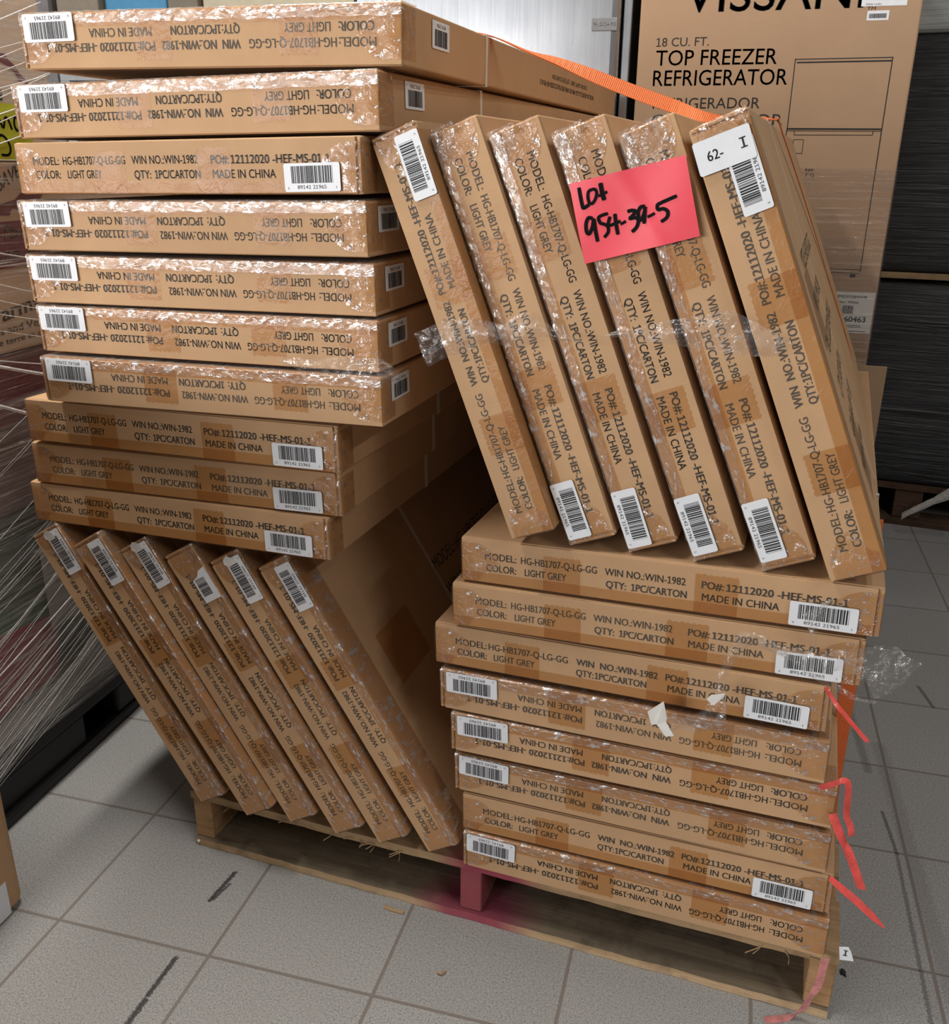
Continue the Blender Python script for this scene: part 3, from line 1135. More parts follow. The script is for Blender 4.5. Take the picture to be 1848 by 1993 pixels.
bm = bmesh.new()
g = [[bm.verts.new(on_sticker(i / 24, j / 16)) for j in range(17)] for i in range(25)]
for i in range(24):
    for j in range(16):
        bm.faces.new((g[i][j], g[i][j + 1], g[i + 1][j + 1], g[i + 1][j]))
bmesh.ops.recalc_face_normals(bm, faces=bm.faces)
stk = obj('lot_sticker', bm, MT['red'], None, True)
tag(stk, 'bright red paper sticker with handwritten lot number across two leaning cartons', 'sticker')


def px2uv(x, y):
    # handwriting was drawn on a sheet whose corners are these four points
    a, b, c, d = Vector((40, 635)), Vector((945, 405)), Vector((1055, 1035)), Vector((165, 1255))
    u, v = 0.5, 0.5
    for _ in range(12):
        p = a.lerp(b, u).lerp(d.lerp(c, u), v)
        du = (b - a).lerp(c - d, v)
        dv = (d - a).lerp(c - b, u)
        e = Vector((x, y)) - p
        det = du.x * dv.y - du.y * dv.x
        u += (e.x * dv.y - e.y * dv.x) / det
        v += (du.x * e.y - du.y * e.x) / det
    return u, v


STROKES = [
    ([(120, 660), (130, 720), (147, 800), (156, 816), (178, 806), (200, 790)], 1.0),
    ([(226, 672), (198, 690), (192, 735), (204, 776), (228, 780), (252, 745), (262, 700), (250, 674), (226, 672)], 0.85),
    ([(292, 622), (306, 700), (322, 755)], 1.2), ([(275, 725), (310, 706), (346, 690)], 0.8),
    ([(228, 898), (196, 893), (176, 940), (180, 1000), (202, 1015), (226, 965), (238, 905), (246, 960), (258, 1030), (268, 1078)], 1.0),
    ([(350, 858), (312, 868), (276, 890), (288, 930), (310, 938), (345, 955), (352, 1000), (320, 1045)], 0.9),
    ([(366, 880), (352, 940), (372, 948), (410, 932), (448, 915)], 0.9), ([(404, 858), (412, 930), (428, 1022)], 1.0),
    ([(448, 940), (470, 928), (490, 916)], 0.8),
    ([(502, 842), (535, 832), (564, 838), (545, 870), (522, 895), (560, 888), (588, 905), (575, 960), (538, 1000)], 1.0),
    ([(640, 800), (606, 806), (586, 850), (596, 905), (618, 890), (636, 840), (640, 802), (636, 870), (632, 935)], 1.0),
    ([(658, 882), (688, 868), (714, 852)], 0.8),
    ([(880, 718), (820, 745), (765, 770), (734, 790), (740, 825), (778, 818), (812, 840), (806, 885), (762, 920)], 0.95),
]
st2 = [([px2uv(*q) for q in pts], wf) for pts, wf in STROKES]
# widths are in sheet units, so lay the strokes out in metres first
SW, SH = (TR - TL).length, (BL - TL).length
st3 = [([(u * SW, v * SH) for u, v in pts], wf) for pts, wf in st2]
hw_ = obj('handwriting', stroke_mesh(st3, lambda a, b, dz: on_sticker(a / SW, b / SH, 0.0009 + dz), 0.0047), MT['marker'], stk)
hw_['label'] = 'black marker writing Lot 954-39-5'

# ------------------------------------------------------------------ loose film and tape
AX = Vector((0, -1, 0))


def film(name, U, Lo, label, cat='film', mat='loose', **kw):
    o = obj(name, sheet(U, Lo, **kw), MT[mat], None, True)
    tag(o, label, cat)
    return o


film('torn_film', [(0.638, 0.180, 1.074), (0.668, 0.176, 1.088), (0.695, 0.174, 1.1), (0.73, 0.171, 1.101), (0.77, 0.168, 1.094), (0.803, 0.166, 1.117), (0.832, 0.163, 1.098), (0.896, 0.159, 1.075)],
     [(0.661, 0.178, 1.031), (0.68, 0.175, 1.039), (0.691, 0.174, 1.044), (0.731, 0.171, 1.061), (0.76, 0.169, 1.063), (0.795, 0.166, 1.063), (0.829, 0.164, 1.081), (0.896, 0.159, 1.073)],
     'torn clear film stretched across the three left leaning cartons of the upper row', amp=0.007, freq=42, seed=1, ny=10, nx=8, bulge=0.006)
film('torn_film', [(0.914, 0.147, 1.091), (0.938, 0.145, 1.1), (0.975, 0.143, 1.109), (1.009, 0.140, 1.118), (1.07, 0.135, 1.133), (1.109, 0.133, 1.117), (1.15, 0.129, 1.1)],
     [(0.914, 0.147, 1.088), (0.939, 0.145, 1.09), (0.976, 0.143, 1.086), (1.017, 0.140, 1.082), (1.06, 0.136, 1.079), (1.105, 0.133, 1.076), (1.127, 0.131, 1.08)],
     'torn film strip across the three right leaning cartons below the red sticker', amp=0.0035, freq=28, seed=2, ny=8, nx=8, bulge=0.004)
film('torn_film', [(-0.111, 0.205, 0.636), (-0.044, 0.203, 0.649), (0.024, 0.201, 0.659), (0.086, 0.199, 0.661), (0.157, 0.195, 0.666)],
     [(-0.113, 0.205, 0.627), (-0.048, 0.203, 0.631), (0.029, 0.201, 0.639), (0.082, 0.199, 0.636), (0.119, 0.197, 0.631)],
     'clear film strip across the tops of the first three lower left leaning cartons', amp=0.003, freq=30, seed=3, ny=6, nx=10, bulge=0.002)
film('torn_film', [(0.448, 0.150, 1.035), (0.482, 0.148, 1.035), (0.557, 0.144, 1.04), (0.6, 0.138, 1.047), (0.628, 0.150, 1.022)],
     [(0.453, 0.142, 1.026), (0.485, 0.140, 1.016), (0.551, 0.136, 1.008), (0.607, 0.132, 1.008), (0.632, 0.146, 1.012)],
     'crumpled film hanging from the right corner of the left stack', amp=0.008, freq=45, seed=4, ny=8, nx=10, bulge=0.01)
# one long torn piece draped over the upper right cartons of the right stack
bm = sheet([(1.102, 0.110, 0.598), (1.104, 0.108, 0.629), (1.109, 0.107, 0.651), (1.127, 0.104, 0.706), (1.15, 0.102, 0.707), (1.197, 0.098, 0.684), (1.24, 0.095, 0.661), (1.296, 0.09, 0.637), (1.312, 0.089, 0.632)],
           [(1.121, 0.108, 0.599), (1.12, 0.107, 0.624), (1.119, 0.106, 0.642), (1.133, 0.105, 0.673), (1.152, 0.104, 0.691), (1.196, 0.1, 0.672), (1.235, 0.097, 0.65), (1.276, 0.094, 0.635), (1.31, 0.091, 0.638)],
           amp=0.004, freq=40, seed=5, ny=5, nx=8, bulge=0.004)
for U, Lo, sd, am in (
    ([(1.15, 0.103, 0.700), (1.21, 0.099, 0.694), (1.231, 0.097, 0.69), (1.261, 0.095, 0.702), (1.291, 0.093, 0.713), (1.323, 0.09, 0.72), (1.336, 0.089, 0.709), (1.356, 0.087, 0.703)],
     [(1.15, 0.103, 0.690), (1.212, 0.099, 0.671), (1.233, 0.097, 0.667), (1.265, 0.095, 0.670), (1.297, 0.092, 0.662), (1.308, 0.091, 0.637), (1.334, 0.089, 0.657), (1.355, 0.088, 0.699)], 6, 0.007),
    ([(1.05, 0.112, 0.54), (1.07, 0.11, 0.553), (1.091, 0.109, 0.571), (1.105, 0.108, 0.600), (1.121, 0.107, 0.600)],
     [(1.047, 0.112, 0.526), (1.077, 0.11, 0.528), (1.095, 0.108, 0.534), (1.116, 0.107, 0.545), (1.124, 0.106, 0.553)], 7, 0.008),
    ([(1.203, 0.1, 0.746), (1.213, 0.099, 0.726), (1.22, 0.098, 0.708), (1.216, 0.099, 0.682)],
     [(1.240, 0.098, 0.777), (1.226, 0.098, 0.728), (1.227, 0.098, 0.709), (1.221, 0.098, 0.681)], 8, 0.004),
):
    b2 = sheet(U, Lo, amp=am, freq=45, seed=sd, ny=8, nx=8, bulge=0.004)
    me = bpy.data.meshes.new('tmp')
    b2.to_mesh(me)
    b2.free()
    bm.from_mesh(me)
    bpy.data.meshes.remove(me)
o = obj('torn_film', bm, MT['loose'], None, True)
tag(o, 'crumpled clear film draped over the right stack, its tail sticking out over the floor', 'film')

sc = obj('paper_scrap', poly_prism([Vector(q) for q in ((1.013, 0.118, 0.549), (1.035, 0.112, 0.574), (1.042, 0.114, 0.545), (1.041, 0.114, 0.539), (1.054, 0.110, 0.52), (1.042, 0.112, 0.515), (1.028, 0.115, 0.532), (1.02, 0.118, 0.528))], 0.0004), MT['paper'])
tag(sc, 'larger torn white paper scrap hanging at the middle of the right stack', 'paper scrap')
sc = obj('paper_scrap', poly_prism([Vector(q) for q in ((1.094, 0.098, 0.596), (1.099, 0.097, 0.604), (1.118, 0.094, 0.612), (1.117, 0.095, 0.605), (1.104, 0.097, 0.588))], 0.0004), MT['paper'])
tag(sc, 'small jagged white paper scrap caught in the film on the right stack', 'paper scrap')

# ------------------------------------------------------------------ straps
def strap(name, pts, wd, wdirs, mat, label, cat, th=0.0006, taper=None, group=None, sub=6):
    o = obj(name, ribbon(pts, wdirs, wd, th, sub, None, taper), MT[mat], None)
    tag(o, label, cat, group)
    return o


G = 'cut red plastic straps on the right stack'
strap('plastic_strap', [(1.254, 0.143, 0.616), (1.268, 0.138, 0.598), (1.28, 0.132, 0.586), (1.303, 0.126, 0.564), (1.317, 0.124, 0.55)], 0.0062,
      [(0.8, 0.2, 0.6), (0.8, -0.2, 0.6), (0.6, 0.5, 0.6), (0.8, 0.2, 0.6), (0.8, 0, 0.6)], 'redstrap', 'thin dull red strap end at the third carton of the right stack', 'strap', group=G)
strap('plastic_strap', [(1.268, 0.143, 0.449), (1.286, 0.137, 0.464), (1.297, 0.134, 0.474), (1.304, 0.132, 0.468), (1.307, 0.131, 0.435), (1.309, 0.13, 0.416), (1.316, 0.129, 0.401), (1.320, 0.128, 0.386)], 0.0095,
      [(-.5, 0, 1), (-.3, 0, 1), (0.3, 0.6, 1), (1, 0.3, 0.3), (1, 0.3, 0), (1, 0.4, 0.2), (1, 0, 0.5), (1, 0.5, 0.4)], 'redstrap', 'pinkish red strap folded over, above the other two long ones', 'strap', group=G)
strap('plastic_strap', [(1.291, 0.142, 0.408), (1.303, 0.134, 0.385), (1.313, 0.13, 0.367), (1.324, 0.126, 0.348), (1.345, 0.120, 0.301)], 0.0125,
      [(1, 0, 0.6), (1, 0.1, 0.5), (0.5, 0.8, 0.6), (1, 0.1, 0.3), (1, 0, 0.1)], 'redstrap', 'broad red strap with a blunt square end hanging beside the right stack', 'strap', group=G)
strap('plastic_strap', [(1.303, 0.142, 0.293), (1.322, 0.134, 0.283), (1.342, 0.128, 0.272), (1.366, 0.122, 0.255), (1.386, 0.118, 0.24)], 0.011,
      [(0.3, 0.6, 0.8), (0.4, 0.5, 0.8), (0.5, 0.1, 0.9), (0.5, 0.1, 0.9), (0.5, 0.3, 0.9)], 'redstrap', 'lowest red strap, a pointed end sticking out over the floor', 'strap', group=G, taper=[.7, 1, 1.1, 1, .15])
strap('plastic_ribbon', [(1.316, 0.134, 0.145), (1.314, 0.131, 0.119), (1.311, 0.130, 0.089), (1.303, 0.132, 0.059), (1.297, 0.137, 0.030), (1.285, 0.143, 0.004), (1.262, 0.134, 0.0015), (1.241, 0.127, 0.0012)], 0.013,
      [(1, 0, 0.2), (1, 0.3, 0.2), (1, -0.2, 0.2), (1, 0.4, 0.3), (1, -0.1, 0.4), (0.5, 0.8, 0.3), (-0.3, 1, 0), (-0.4, 1, 0)], 'pinkstrap', 'faded pink plastic ribbon hanging from the pallet corner to the floor', 'ribbon')

strap('ratchet_strap', [(-0.02, 0.585, 1.5105), (0.3, 0.56, 1.5075), (0.56, 0.56, 1.5015), (0.640, 0.56, 1.4985), (0.71, 0.56, 1.473), (0.762, 0.56, 1.457), (0.822, 0.56, 1.435), (0.874, 0.56, 1.416), (0.948, 0.56, 1.391), (1.016, 0.56, 1.371), (1.108, 0.66, 1.374), (1.130, 0.74, 1.352), (1.262, 1.16, 1.100), (1.388, 1.28, 0.800), (1.392, 1.29, 0.60)], 0.0205,
      [(0, 1, 0), (0, 1, 0), (0, 1, 0), (0, 1, 0.0), (0.08, 1, 0.12), (0.2, 0.8, 0.5), (0.3, 0.4, 0.9), (0.3, 0.2, 0.93), (0.3, 0.2, 0.93), (0.2, 0.7, 0.6), (0, 1, 0.1), (0.1, 1, 0), (0, 1, 0.1), (0, 1, 0.1), (0, 1, 0)],
      'orange', 'orange woven strap running from the top left carton over the rightmost leaning carton', 'strap', 0.0018)
strap('ratchet_strap', [(1.316, 0.35, 0.80), (1.318, 0.35, 0.66), (1.319, 0.35, 0.52), (1.320, 0.35, 0.40), (1.322, 0.35, 0.27), (1.335, 0.35, 0.14)], 0.025,
      [(1, 0.1, 0)] * 6, 'orange', 'orange woven strap going straight down beside the right stack', 'strap', 0.0018)

# white tag lying out from the pallet's right end
bm = poly_prism([Vector(q) for q in ((1.336, 0.150, 0.159), (1.349, 0.149, 0.163), (1.354, 0.149, 0.155), (1.360, 0.148, 0.138), (1.34, 0.150, 0.134))], 0.0004)
tg = obj('paper_tag', bm, MT['label'])
tag(tg, 'small white tag marked I at the right end of the pallet', 'tag')
bm = bmesh.new()
add_text(bm, 'I', 1.3455, 0.145, 0.0018, 0.010, lambda a, b: Vector((a, 0.1484, b)), 0)
for zz in (0.1445, 0.1542):
    bm.faces.new([bm.verts.new((a, 0.1484, b)) for a, b in ((1.3432, zz), (1.3496, zz), (1.3496, zz + 0.0014), (1.3432, zz + 0.0014))])
obj('lettering', bm, MT['black'], tg)

# ------------------------------------------------------------------ refrigerator carton behind
fc = empty('refrigerator_carton', (1.11, 1.85, 0))
tag(fc, 'tall brown refrigerator carton with black print standing behind the stacks', 'carton')
CX0, CX1 = 0.747 - 1.11, 1.476 - 1.11
bm = box((CX0, 0, 0.14), (CX1, 0.78, 1.95), 0.006, 3)
for v in bm.verts:
    if v.co.x > CX1 - 0.02 and v.co.y < 0.03:
        v.co.x += 0.004 * noise.noise(Vector((0, 0, v.co.z * 9)))
obj('box', bm, MT['cardbig'], fc)


def fct(bm, s, x0, x1, z, cap, bold=0.0):
    add_text(bm, s, x0 - 1.11, z, x1 - x0, cap, lambda a, b: Vector((a, -0.0006, b)), bold)


bm = bmesh.new()
fct(bm, 'VISSANI', 0.866, 1.330, 1.695, 0.088, 0.012)
fct(bm, 'TM', 1.341, 1.362, 1.688, 0.0085, 0.0)
fct(bm, '18 CU. FT.', 0.797, 0.941, 1.612, 0.0215)
fct(bm, 'TOP FREEZER', 0.799, 1.127, 1.5635, 0.0385, 0.004)
fct(bm, 'REFRIGERATOR', 0.795, 1.160, 1.5115, 0.0395, 0.004)
fct(bm, 'REFRIGERADOR', 0.799, 1.094, 1.452, 0.0275)
fct(bm, 'CONGELADOR', 0.799, 1.160, 1.409, 0.0275)
fct(bm, 'from', 1.236, 1.258, 1.289, 0.0085, 0.02)
fct(bm, '3° C)', 1.238, 1.262, 1.275, 0.0085, 0.02)


def rline(bm, x0, z0, x1, z1, wd=0.0022):
    a, b = Vector((x0 - 1.11, 0, z0)), Vector((x1 - 1.11, 0, z1))
    d = (b - a).normalized()
    n = Vector((-d.z, 0, d.x)) * wd / 2
    bm.faces.new([bm.verts.new(q + Vector((0, -0.0006, 0))) for q in (a + n, b + n, b - n, a - n)])


# line drawing of the fridge
for q in ((1.174, 1.574, 1.424, 1.575, 0.0022), (1.180, 1.566, 1.421, 1.567, 0.0035), (1.175, 1.575, 1.175, 1.398, 0.0022), (1.422, 1.574, 1.421, 1.02, 0.0024),
          (1.174, 1.399, 1.421, 1.398, 0.004), (1.174, 1.394, 1.421, 1.393, 0.0016), (1.195, 1.383, 1.400, 1.383, 0.0016), (1.195, 1.394, 1.195, 1.383, 0.0016), (1.400, 1.394, 1.400, 1.383, 0.0016),
          (1.174, 1.398, 1.174, 1.02, 0.0022), (1.174, 1.025, 1.421, 1.025, 0.002), (1.174, 1.015, 1.421, 1.015, 0.0018), (1.395, 1.008, 1.410, 1.008, 0.010), (1.19, 1.008, 1.205, 1.008, 0.010),
          (1.195, 1.371, 1.222, 1.371, 0.0014), (1.222, 1.371, 1.222, 1.335, 0.0014), (1.195, 1.371, 1.195, 1.335, 0.0014), (1.195, 1.335, 1.222, 1.335, 0.0014)):
    rline(bm, *q)
obj('printed_artwork', bm, MT['black'], fc)
# stickers on the carton
bm = box((1.343 - 1.11, -0.0008, 1.664), (1.397 - 1.11, 0, 1.687))
s1 = obj('barcode_label', bm, MT['label'], fc)
bm = bmesh.new()
rr = random.Random(11)
xx = 1.348
while xx < 1.391:
    b = rr.choice((0.0004, 0.0008, 0.0012))
    bm.faces.new([bm.verts.new((a - 1.11, -0.0012, c)) for a, c in ((xx, 1.669), (xx + b, 1.669), (xx + b, 1.680), (xx, 1.680))])
    xx += b + rr.choice((0.0005, 0.0008))
for z in (1.6655, 1.6822, 1.6845):
    rline(bm, 1.346, z, 1.393, z, 0.0011)
obj('bars', bm, MT['black'], s1)
s2 = obj('paper_label', box((1.325 - 1.11, -0.0008, 1.6975), (1.437 - 1.11, 0, 1.78)), MT['label'], fc)
bm = bmesh.new()
fct(bm, 'Date code:', 1.337, 1.375, 1.7005, 0.0042)
for v in bm.verts:
    v.co.y = -0.0012
obj('lettering', bm, MT['black'], s2)
s3 = obj('paper_label', box((1.270 - 1.11, -0.0009, 0.845), (1.472 - 1.11, 0, 0.962)), MT['paper'], fc)
bm = bmesh.new()
fct(bm, 'HMDTF18WHR', 1.365, 1.452, 0.945, 0.0075, 0.02)
fct(bm, 'Color: White', 1.365, 1.430, 0.930, 0.007, 0.01)
fct(bm, '160463', 1.385, 1.455, 0.877, 0.0155, 0.03)
xx = 1.388
while xx < 1.418:
    b = rr.choice((0.0008, 0.0014))
    bm.faces.new([bm.verts.new((a - 1.11, -0.0006, c)) for a, c in ((xx, 0.900), (xx + b, 0.900), (xx + b, 0.923), (xx, 0.923))])
    xx += b + rr.choice((0.0008, 0.0012))
for z in (0.867, 0.862, 0.850):
    rline(bm, 1.395 if z > .855 else 1.41, z, 1.445 if z > .855 else 1.46, z, 0.0014)
for v in bm.verts:
    v.co.y = -0.0014
obj('lettering', bm, MT['black'], s3)
bx2 = obj('wooden_skid', box((CX0 + 0.02, 0.0, 0.0), (CX1 - 0.02, 0.76, 0.138), 0.004, 1), MT['wooddark'], fc)
MT['wrap'] = clear_film('horizontal_stretch_film', (0.94, 0.92, 0.91), 0.06, 0.20, (3, 3, 75), (0, 0.05, 0), 0.8, 0.006, 0.12, 0.5)
bm = bmesh.new()
prof = [(CX0 - 0.003, 0.5), (CX0 - 0.003, 0.0), (CX0 + 0.002, -0.005), (CX1 - 0.002, -0.005), (CX1 + 0.003, 0.0), (CX1 + 0.003, 0.5)]
a = [bm.verts.new((x, y, 0.15)) for x, y in prof]
b = [bm.verts.new((x, y, 1.297)) for x, y in prof]
for i in range(5):
    bm.faces.new((a[i], a[i + 1], b[i + 1], b[i]))
obj('stretch_film', bm, MT['wrap'], fc)

# ------------------------------------------------------------------ stainless refrigerator
fr = empty('refrigerator', (0.24, 1.86, 0))
tag(fr, 'stainless steel refrigerator with a small badge behind the top of the left stack', 'refrigerator')
obj('cabinet', box((-0.34, 0.03, 0.02), (0.472, 0.70, 1.98), 0.01, 2), MT['steel'], fr)
bm = bmesh.new()
prof = [(-0.34, 0.022), (-0.34, -0.028), (-0.325, -0.040), (0.432, -0.040), (0.446, -0.036), (0.453, -0.026), (0.455, -0.01), (0.455, 0.022)]
a = [bm.verts.new((x, y, 0.72)) for x, y in prof]
b = [bm.verts.new((x, y, 1.97)) for x, y in prof]
for i in range(len(prof)):
    j = (i + 1) % len(prof)
    bm.faces.new((a[i], a[j], b[j], b[i]))
bm.faces.new(a[::-1])
bm.faces.new(b)
bmesh.ops.recalc_face_normals(bm, faces=bm.faces)
dr = obj('door', bm, MT['stainless'], fr)
obj('door_gasket', box((-0.33, 0.022, 0.72), (0.470, 0.032, 1.97)), MT['darkseal'], fr)
obj('side_trim', box((0.460, -0.006, 0.10), (0.484, 0.034, 1.97), 0.003, 2), MT['stainless'], fr)
dz = obj('freezer_drawer', box((-0.34, -0.038, 0.10), (0.452, 0.022, 0.71), 0.012, 3), MT['stainless'], fr)
bd = obj('badge', box((0.377, -0.044, 1.651), (0.451 - 0.002, -0.039, 1.6845), 0.0018, 2), plain('badge_grey', (0.20, 0.205, 0.215), 0.4), fr)
bm = bmesh.new()
add_text(bm, 'FRIGIDAIRE', 0.382, 1.6635, 0.062, 0.0085, lambda q, r: Vector((q, -0.0446, r)), 0.02)
obj('lettering', bm, MT['label'], bd)

# ------------------------------------------------------------------ black-wrapped loads on pallets, right background
MT['blackwrap'] = None
m, nt, out = new_mat('black_stretch_wrap')
v = mapping(nt, (1.5, 1.5, 55), (0.0, 0.06, 0.0))
n1 = noise_tex(nt, v, 1.0, 5, 0.6, 0.8)
n2 = noise_tex(nt, mapping(nt, (2, 2, 7)), 2.0, 3)
principled(nt, out, ramp(nt, n2, [(0.3, (0.010, 0.010, 0.012)), (0.7, (0.032, 0.033, 0.037))]), 0.32, bump(nt, n1, 0.9, 0.012), 0, 0.5)
MT['blackwrap'] = m
m, nt, out = new_mat('pale_stretch_wrap')
n1 = noise_tex(nt, mapping(nt, (1.5, 1.5, 45), (0.0, 0.04, 0.0)), 1.0, 4, 0.6, 0.5)
principled(nt, out, ramp(nt, n1, [(0.3, (0.36, 0.38, 0.37)), (0.7, (0.50, 0.52, 0.50))]), 0.4, bump(nt, n1, 0.5, 0.01), 0, 0.4)
MT['palewrap'] = m


def wrapped(name, z0, z1, mat, label, cat):
    bm = bmesh.new()
    lo, hi = (-0.62, 0, 0), (0.60, 1.1, z1 - z0)
    add_box(bm, lo, hi, 0.02, 3)
    bmesh.ops.subdivide_edges(bm, edges=list(bm.edges), cuts=3, use_grid_fill=True)
    for vv in bm.verts:
        q = Vector((vv.co.x * 2, vv.co.y * 2, (vv.co.z + z0) * 9))
        if 0.03 < vv.co.z < (z1 - z0) - 0.03:
            vv.co.y += 0.006 * noise.noise(q)
            vv.co.x += 0.006 * noise.noise(q + Vector((4, 4, 4)))
    o = obj(name, bm, mat, None, True)
    o.location = (2.02, 2.60, z0)
    o.rotation_euler = (0, 0, -0.12)
    tag(o, label, cat)
    return o


def back_pallet(z, h, mat, label):
    e = empty('pallet', (2.02, 2.60, z), -0.12)
    tag(e, label, 'pallet', None)
    ztop = h
    obj('top_board', box((-0.61, -0.01, ztop - 0.02), (0.60, 0.12, ztop)), mat, e)
    for yy in (0.30, 0.52, 0.74, 0.96):
        obj('top_board', box((-0.61, yy, ztop - 0.02), (0.60, yy + 0.12, ztop)), mat, e)
    if h > 0.05:
        for xx in (-0.61, -0.26, 0.06, 0.50):
            obj('stringer', box((xx, 0.0, 0.022), (xx + 0.10, 1.08, ztop - 0.021), 0.003, 1), mat, e)
        for yy in (-0.03, 0.48, 0.98):
            obj('bottom_board', box((-0.60, yy, 0.0), (0.60, yy + 0.13, 0.021), 0.002, 1), mat, e)
    return e


back_pallet(0, 0.158, MT['wooddark'], 'dark wooden pallet on the floor under the black-wrapped load at right')
wrapped('wrapped_load', 0.159, 0.915, MT['blackwrap'], 'lower black film-wrapped load standing on the dark floor pallet', 'wrapped load')
back_pallet(0.916, 0.030, MT['wood'], 'thin wooden board layer between the two black-wrapped loads')
wrapped('wrapped_load', 0.947, 1.720, MT['blackwrap'], 'upper black film-wrapped load on the wooden board layer', 'wrapped load')
wrapped('wrapped_load', 1.721, 2.20, MT['palewrap'], 'pale grey film-wrapped load on top of the black ones', 'wrapped load')
MT['whitefilm'] = clear_film('white_film_tail', (0.92, 0.90, 0.88), 0.45, 0.3, (30, 30, 90), (0, 0, 0), 0.8, 0.006, 0.3, 0.5, 0.85)
bm = ribbon([(1.775, 2.50, 0.070), (1.800, 2.49, 0.095), (1.830, 2.485, 0.118), (1.870, 2.48, 0.148), (1.96, 2.47, 0.215)], [(0, 0.3, 1), (0, 0.6, 1), (0.3, 0, 1), (-0.2, 0.3, 1), (0, 0.2, 1)], 0.05, 0.004, 6, None, [0.5, 0.45, 0.75, 0.5, 1.3])
o = obj('film_tail', bm, MT['whitefilm'], None, True)
tag(o, 'knotted tail of whitish film hanging over the dark pallet at right', 'film')

# loose cardboard sheet standing behind the right stack
cs = obj('cardboard_sheet', box((1.28, 1.72, 0.0), (1.515, 1.726, 0.775)), MT['cardbig'])
tag(cs, 'plain cardboard sheet standing upright behind the right stack', 'cardboard')

# ------------------------------------------------------------------ film-wrapped produce load at left
FX = -0.27
MT['tan'] = cardboard('pale_cardboard', (0.64, 0.51, 0.40), 0.05)
MT['maroon'] = plain('maroon_print', (0.165, 0.022, 0.036), 0.6)
MT['maroonbox'] = plain('maroon_carton', (0.17, 0.085, 0.075), 0.6, var=0.25, scale=8)
MT['greenbox'] = plain('dark_green_carton', (0.055, 0.070, 0.045), 0.5, var=0.3, scale=6)
MT['greenprint'] = plain('green_print', (0.020, 0.095, 0.030), 0.5, var=0.3)
MT['redprint'] = plain('red_print', (0.30, 0.018, 0.028), 0.5)
MT['whiteprint'] = plain('whitish_print', (0.50, 0.48, 0.46), 0.6)
MT['cream'] = plain('cream_print', (0.60, 0.45, 0.36), 0.6)


def fx(y, z, off=0.0008):
    return Vector((FX + off, y, z))


def produce(name, z0, z1, mat, label, y0=0.135, y1=1.26):
    e = empty(name, (FX - 0.30, 0.6, z0))
    tag(e, label, 'carton', 'cartons in the wrapped load at left')
    o = obj('box', box((-0.30, y0 - 0.6, 0.0), (0.30, y1 - 0.6, z1 - z0 - 0.002), 0.006, 2), mat, e)
    return e


def prt(e, name, fn, mat):
    bm = bmesh.new()
    fn(bm)
    for v in bm.verts:
        v.co -= Vector(e.location)
    return obj(name, bm, mat, e)


def poly(bm, pts, off=0.0008):
    bm.faces.new([bm.verts.new(fx(y, z, off)) for y, z in pts])


t3y = lambda a, b: fx(a, b, 0.0014)
eA = produce('produce_carton', 1.302, 1.70, MT['tan'], 'top pale carton of the wrapped load, with the lime green note on it', y1=0.635)
prt(eA, 'printed_artwork', lambda bm: (poly(bm, [(0.505, 1.482), (0.522, 1.485), (0.530, 1.474), (0.545, 1.465), (0.555, 1.452), (0.566, 1.446), (0.575, 1.437), (0.566, 1.428), (0.553, 1.436), (0.542, 1.452), (0.527, 1.462), (0.505, 1.468)]),
                                       poly(bm, [(0.30, 1.42), (0.46, 1.44), (0.50, 1.43), (0.44, 1.40), (0.30, 1.39)])), MT['maroon'])
prt(eA, 'black_print', lambda bm: (poly(bm, [(0.486, 1.402), (0.498, 1.402), (0.500, 1.418), (0.490, 1.422)], 0.0014), poly(bm, [(0.482, 1.432), (0.494, 1.430), (0.497, 1.446), (0.486, 1.448)], 0.0014)), MT['black'])
eB = produce('produce_carton', 0.948, 1.300, MT['tan'], 'pale produce carton with maroon print, second from the top of the wrapped load')


def bprint(bm):
    poly(bm, [(0.20, 1.190), (0.57, 1.190), (0.57, 1.105), (0.20, 1.105)])
    q = [(0.30, 1.225), (0.42, 1.216), (0.49, 1.228), (0.545, 1.262), (0.60, 1.292), (0.62, 1.292), (0.585, 1.245)]
    zz = [(0.57, 1.236), (0.56, 1.226), (0.545, 1.229), (0.535, 1.215), (0.515, 1.219), (0.505, 1.208), (0.48, 1.212), (0.47, 1.200), (0.40, 1.205), (0.30, 1.205)]
    poly(bm, q + zz)
    add_text(bm, 'SAVEUR', 0.452, 1.243, 0.10, 0.026, lambda a, b: fx(a, b + (a - 0.452) ** 1 * 0.42, 0.0014), 0.01)
    add_text(bm, 'Potatoes and Vegetables', 0.30, 0.982, 0.30, 0.014, lambda a, b: fx(a, b + (a - 0.3) * 0.03, 0.0014), 0.01)
    add_text(bm, 'pommes de terre et de legumes', 0.28, 0.962, 0.33, 0.012, lambda a, b: fx(a, b + (a - 0.3) * 0.03, 0.0014), 0.01)


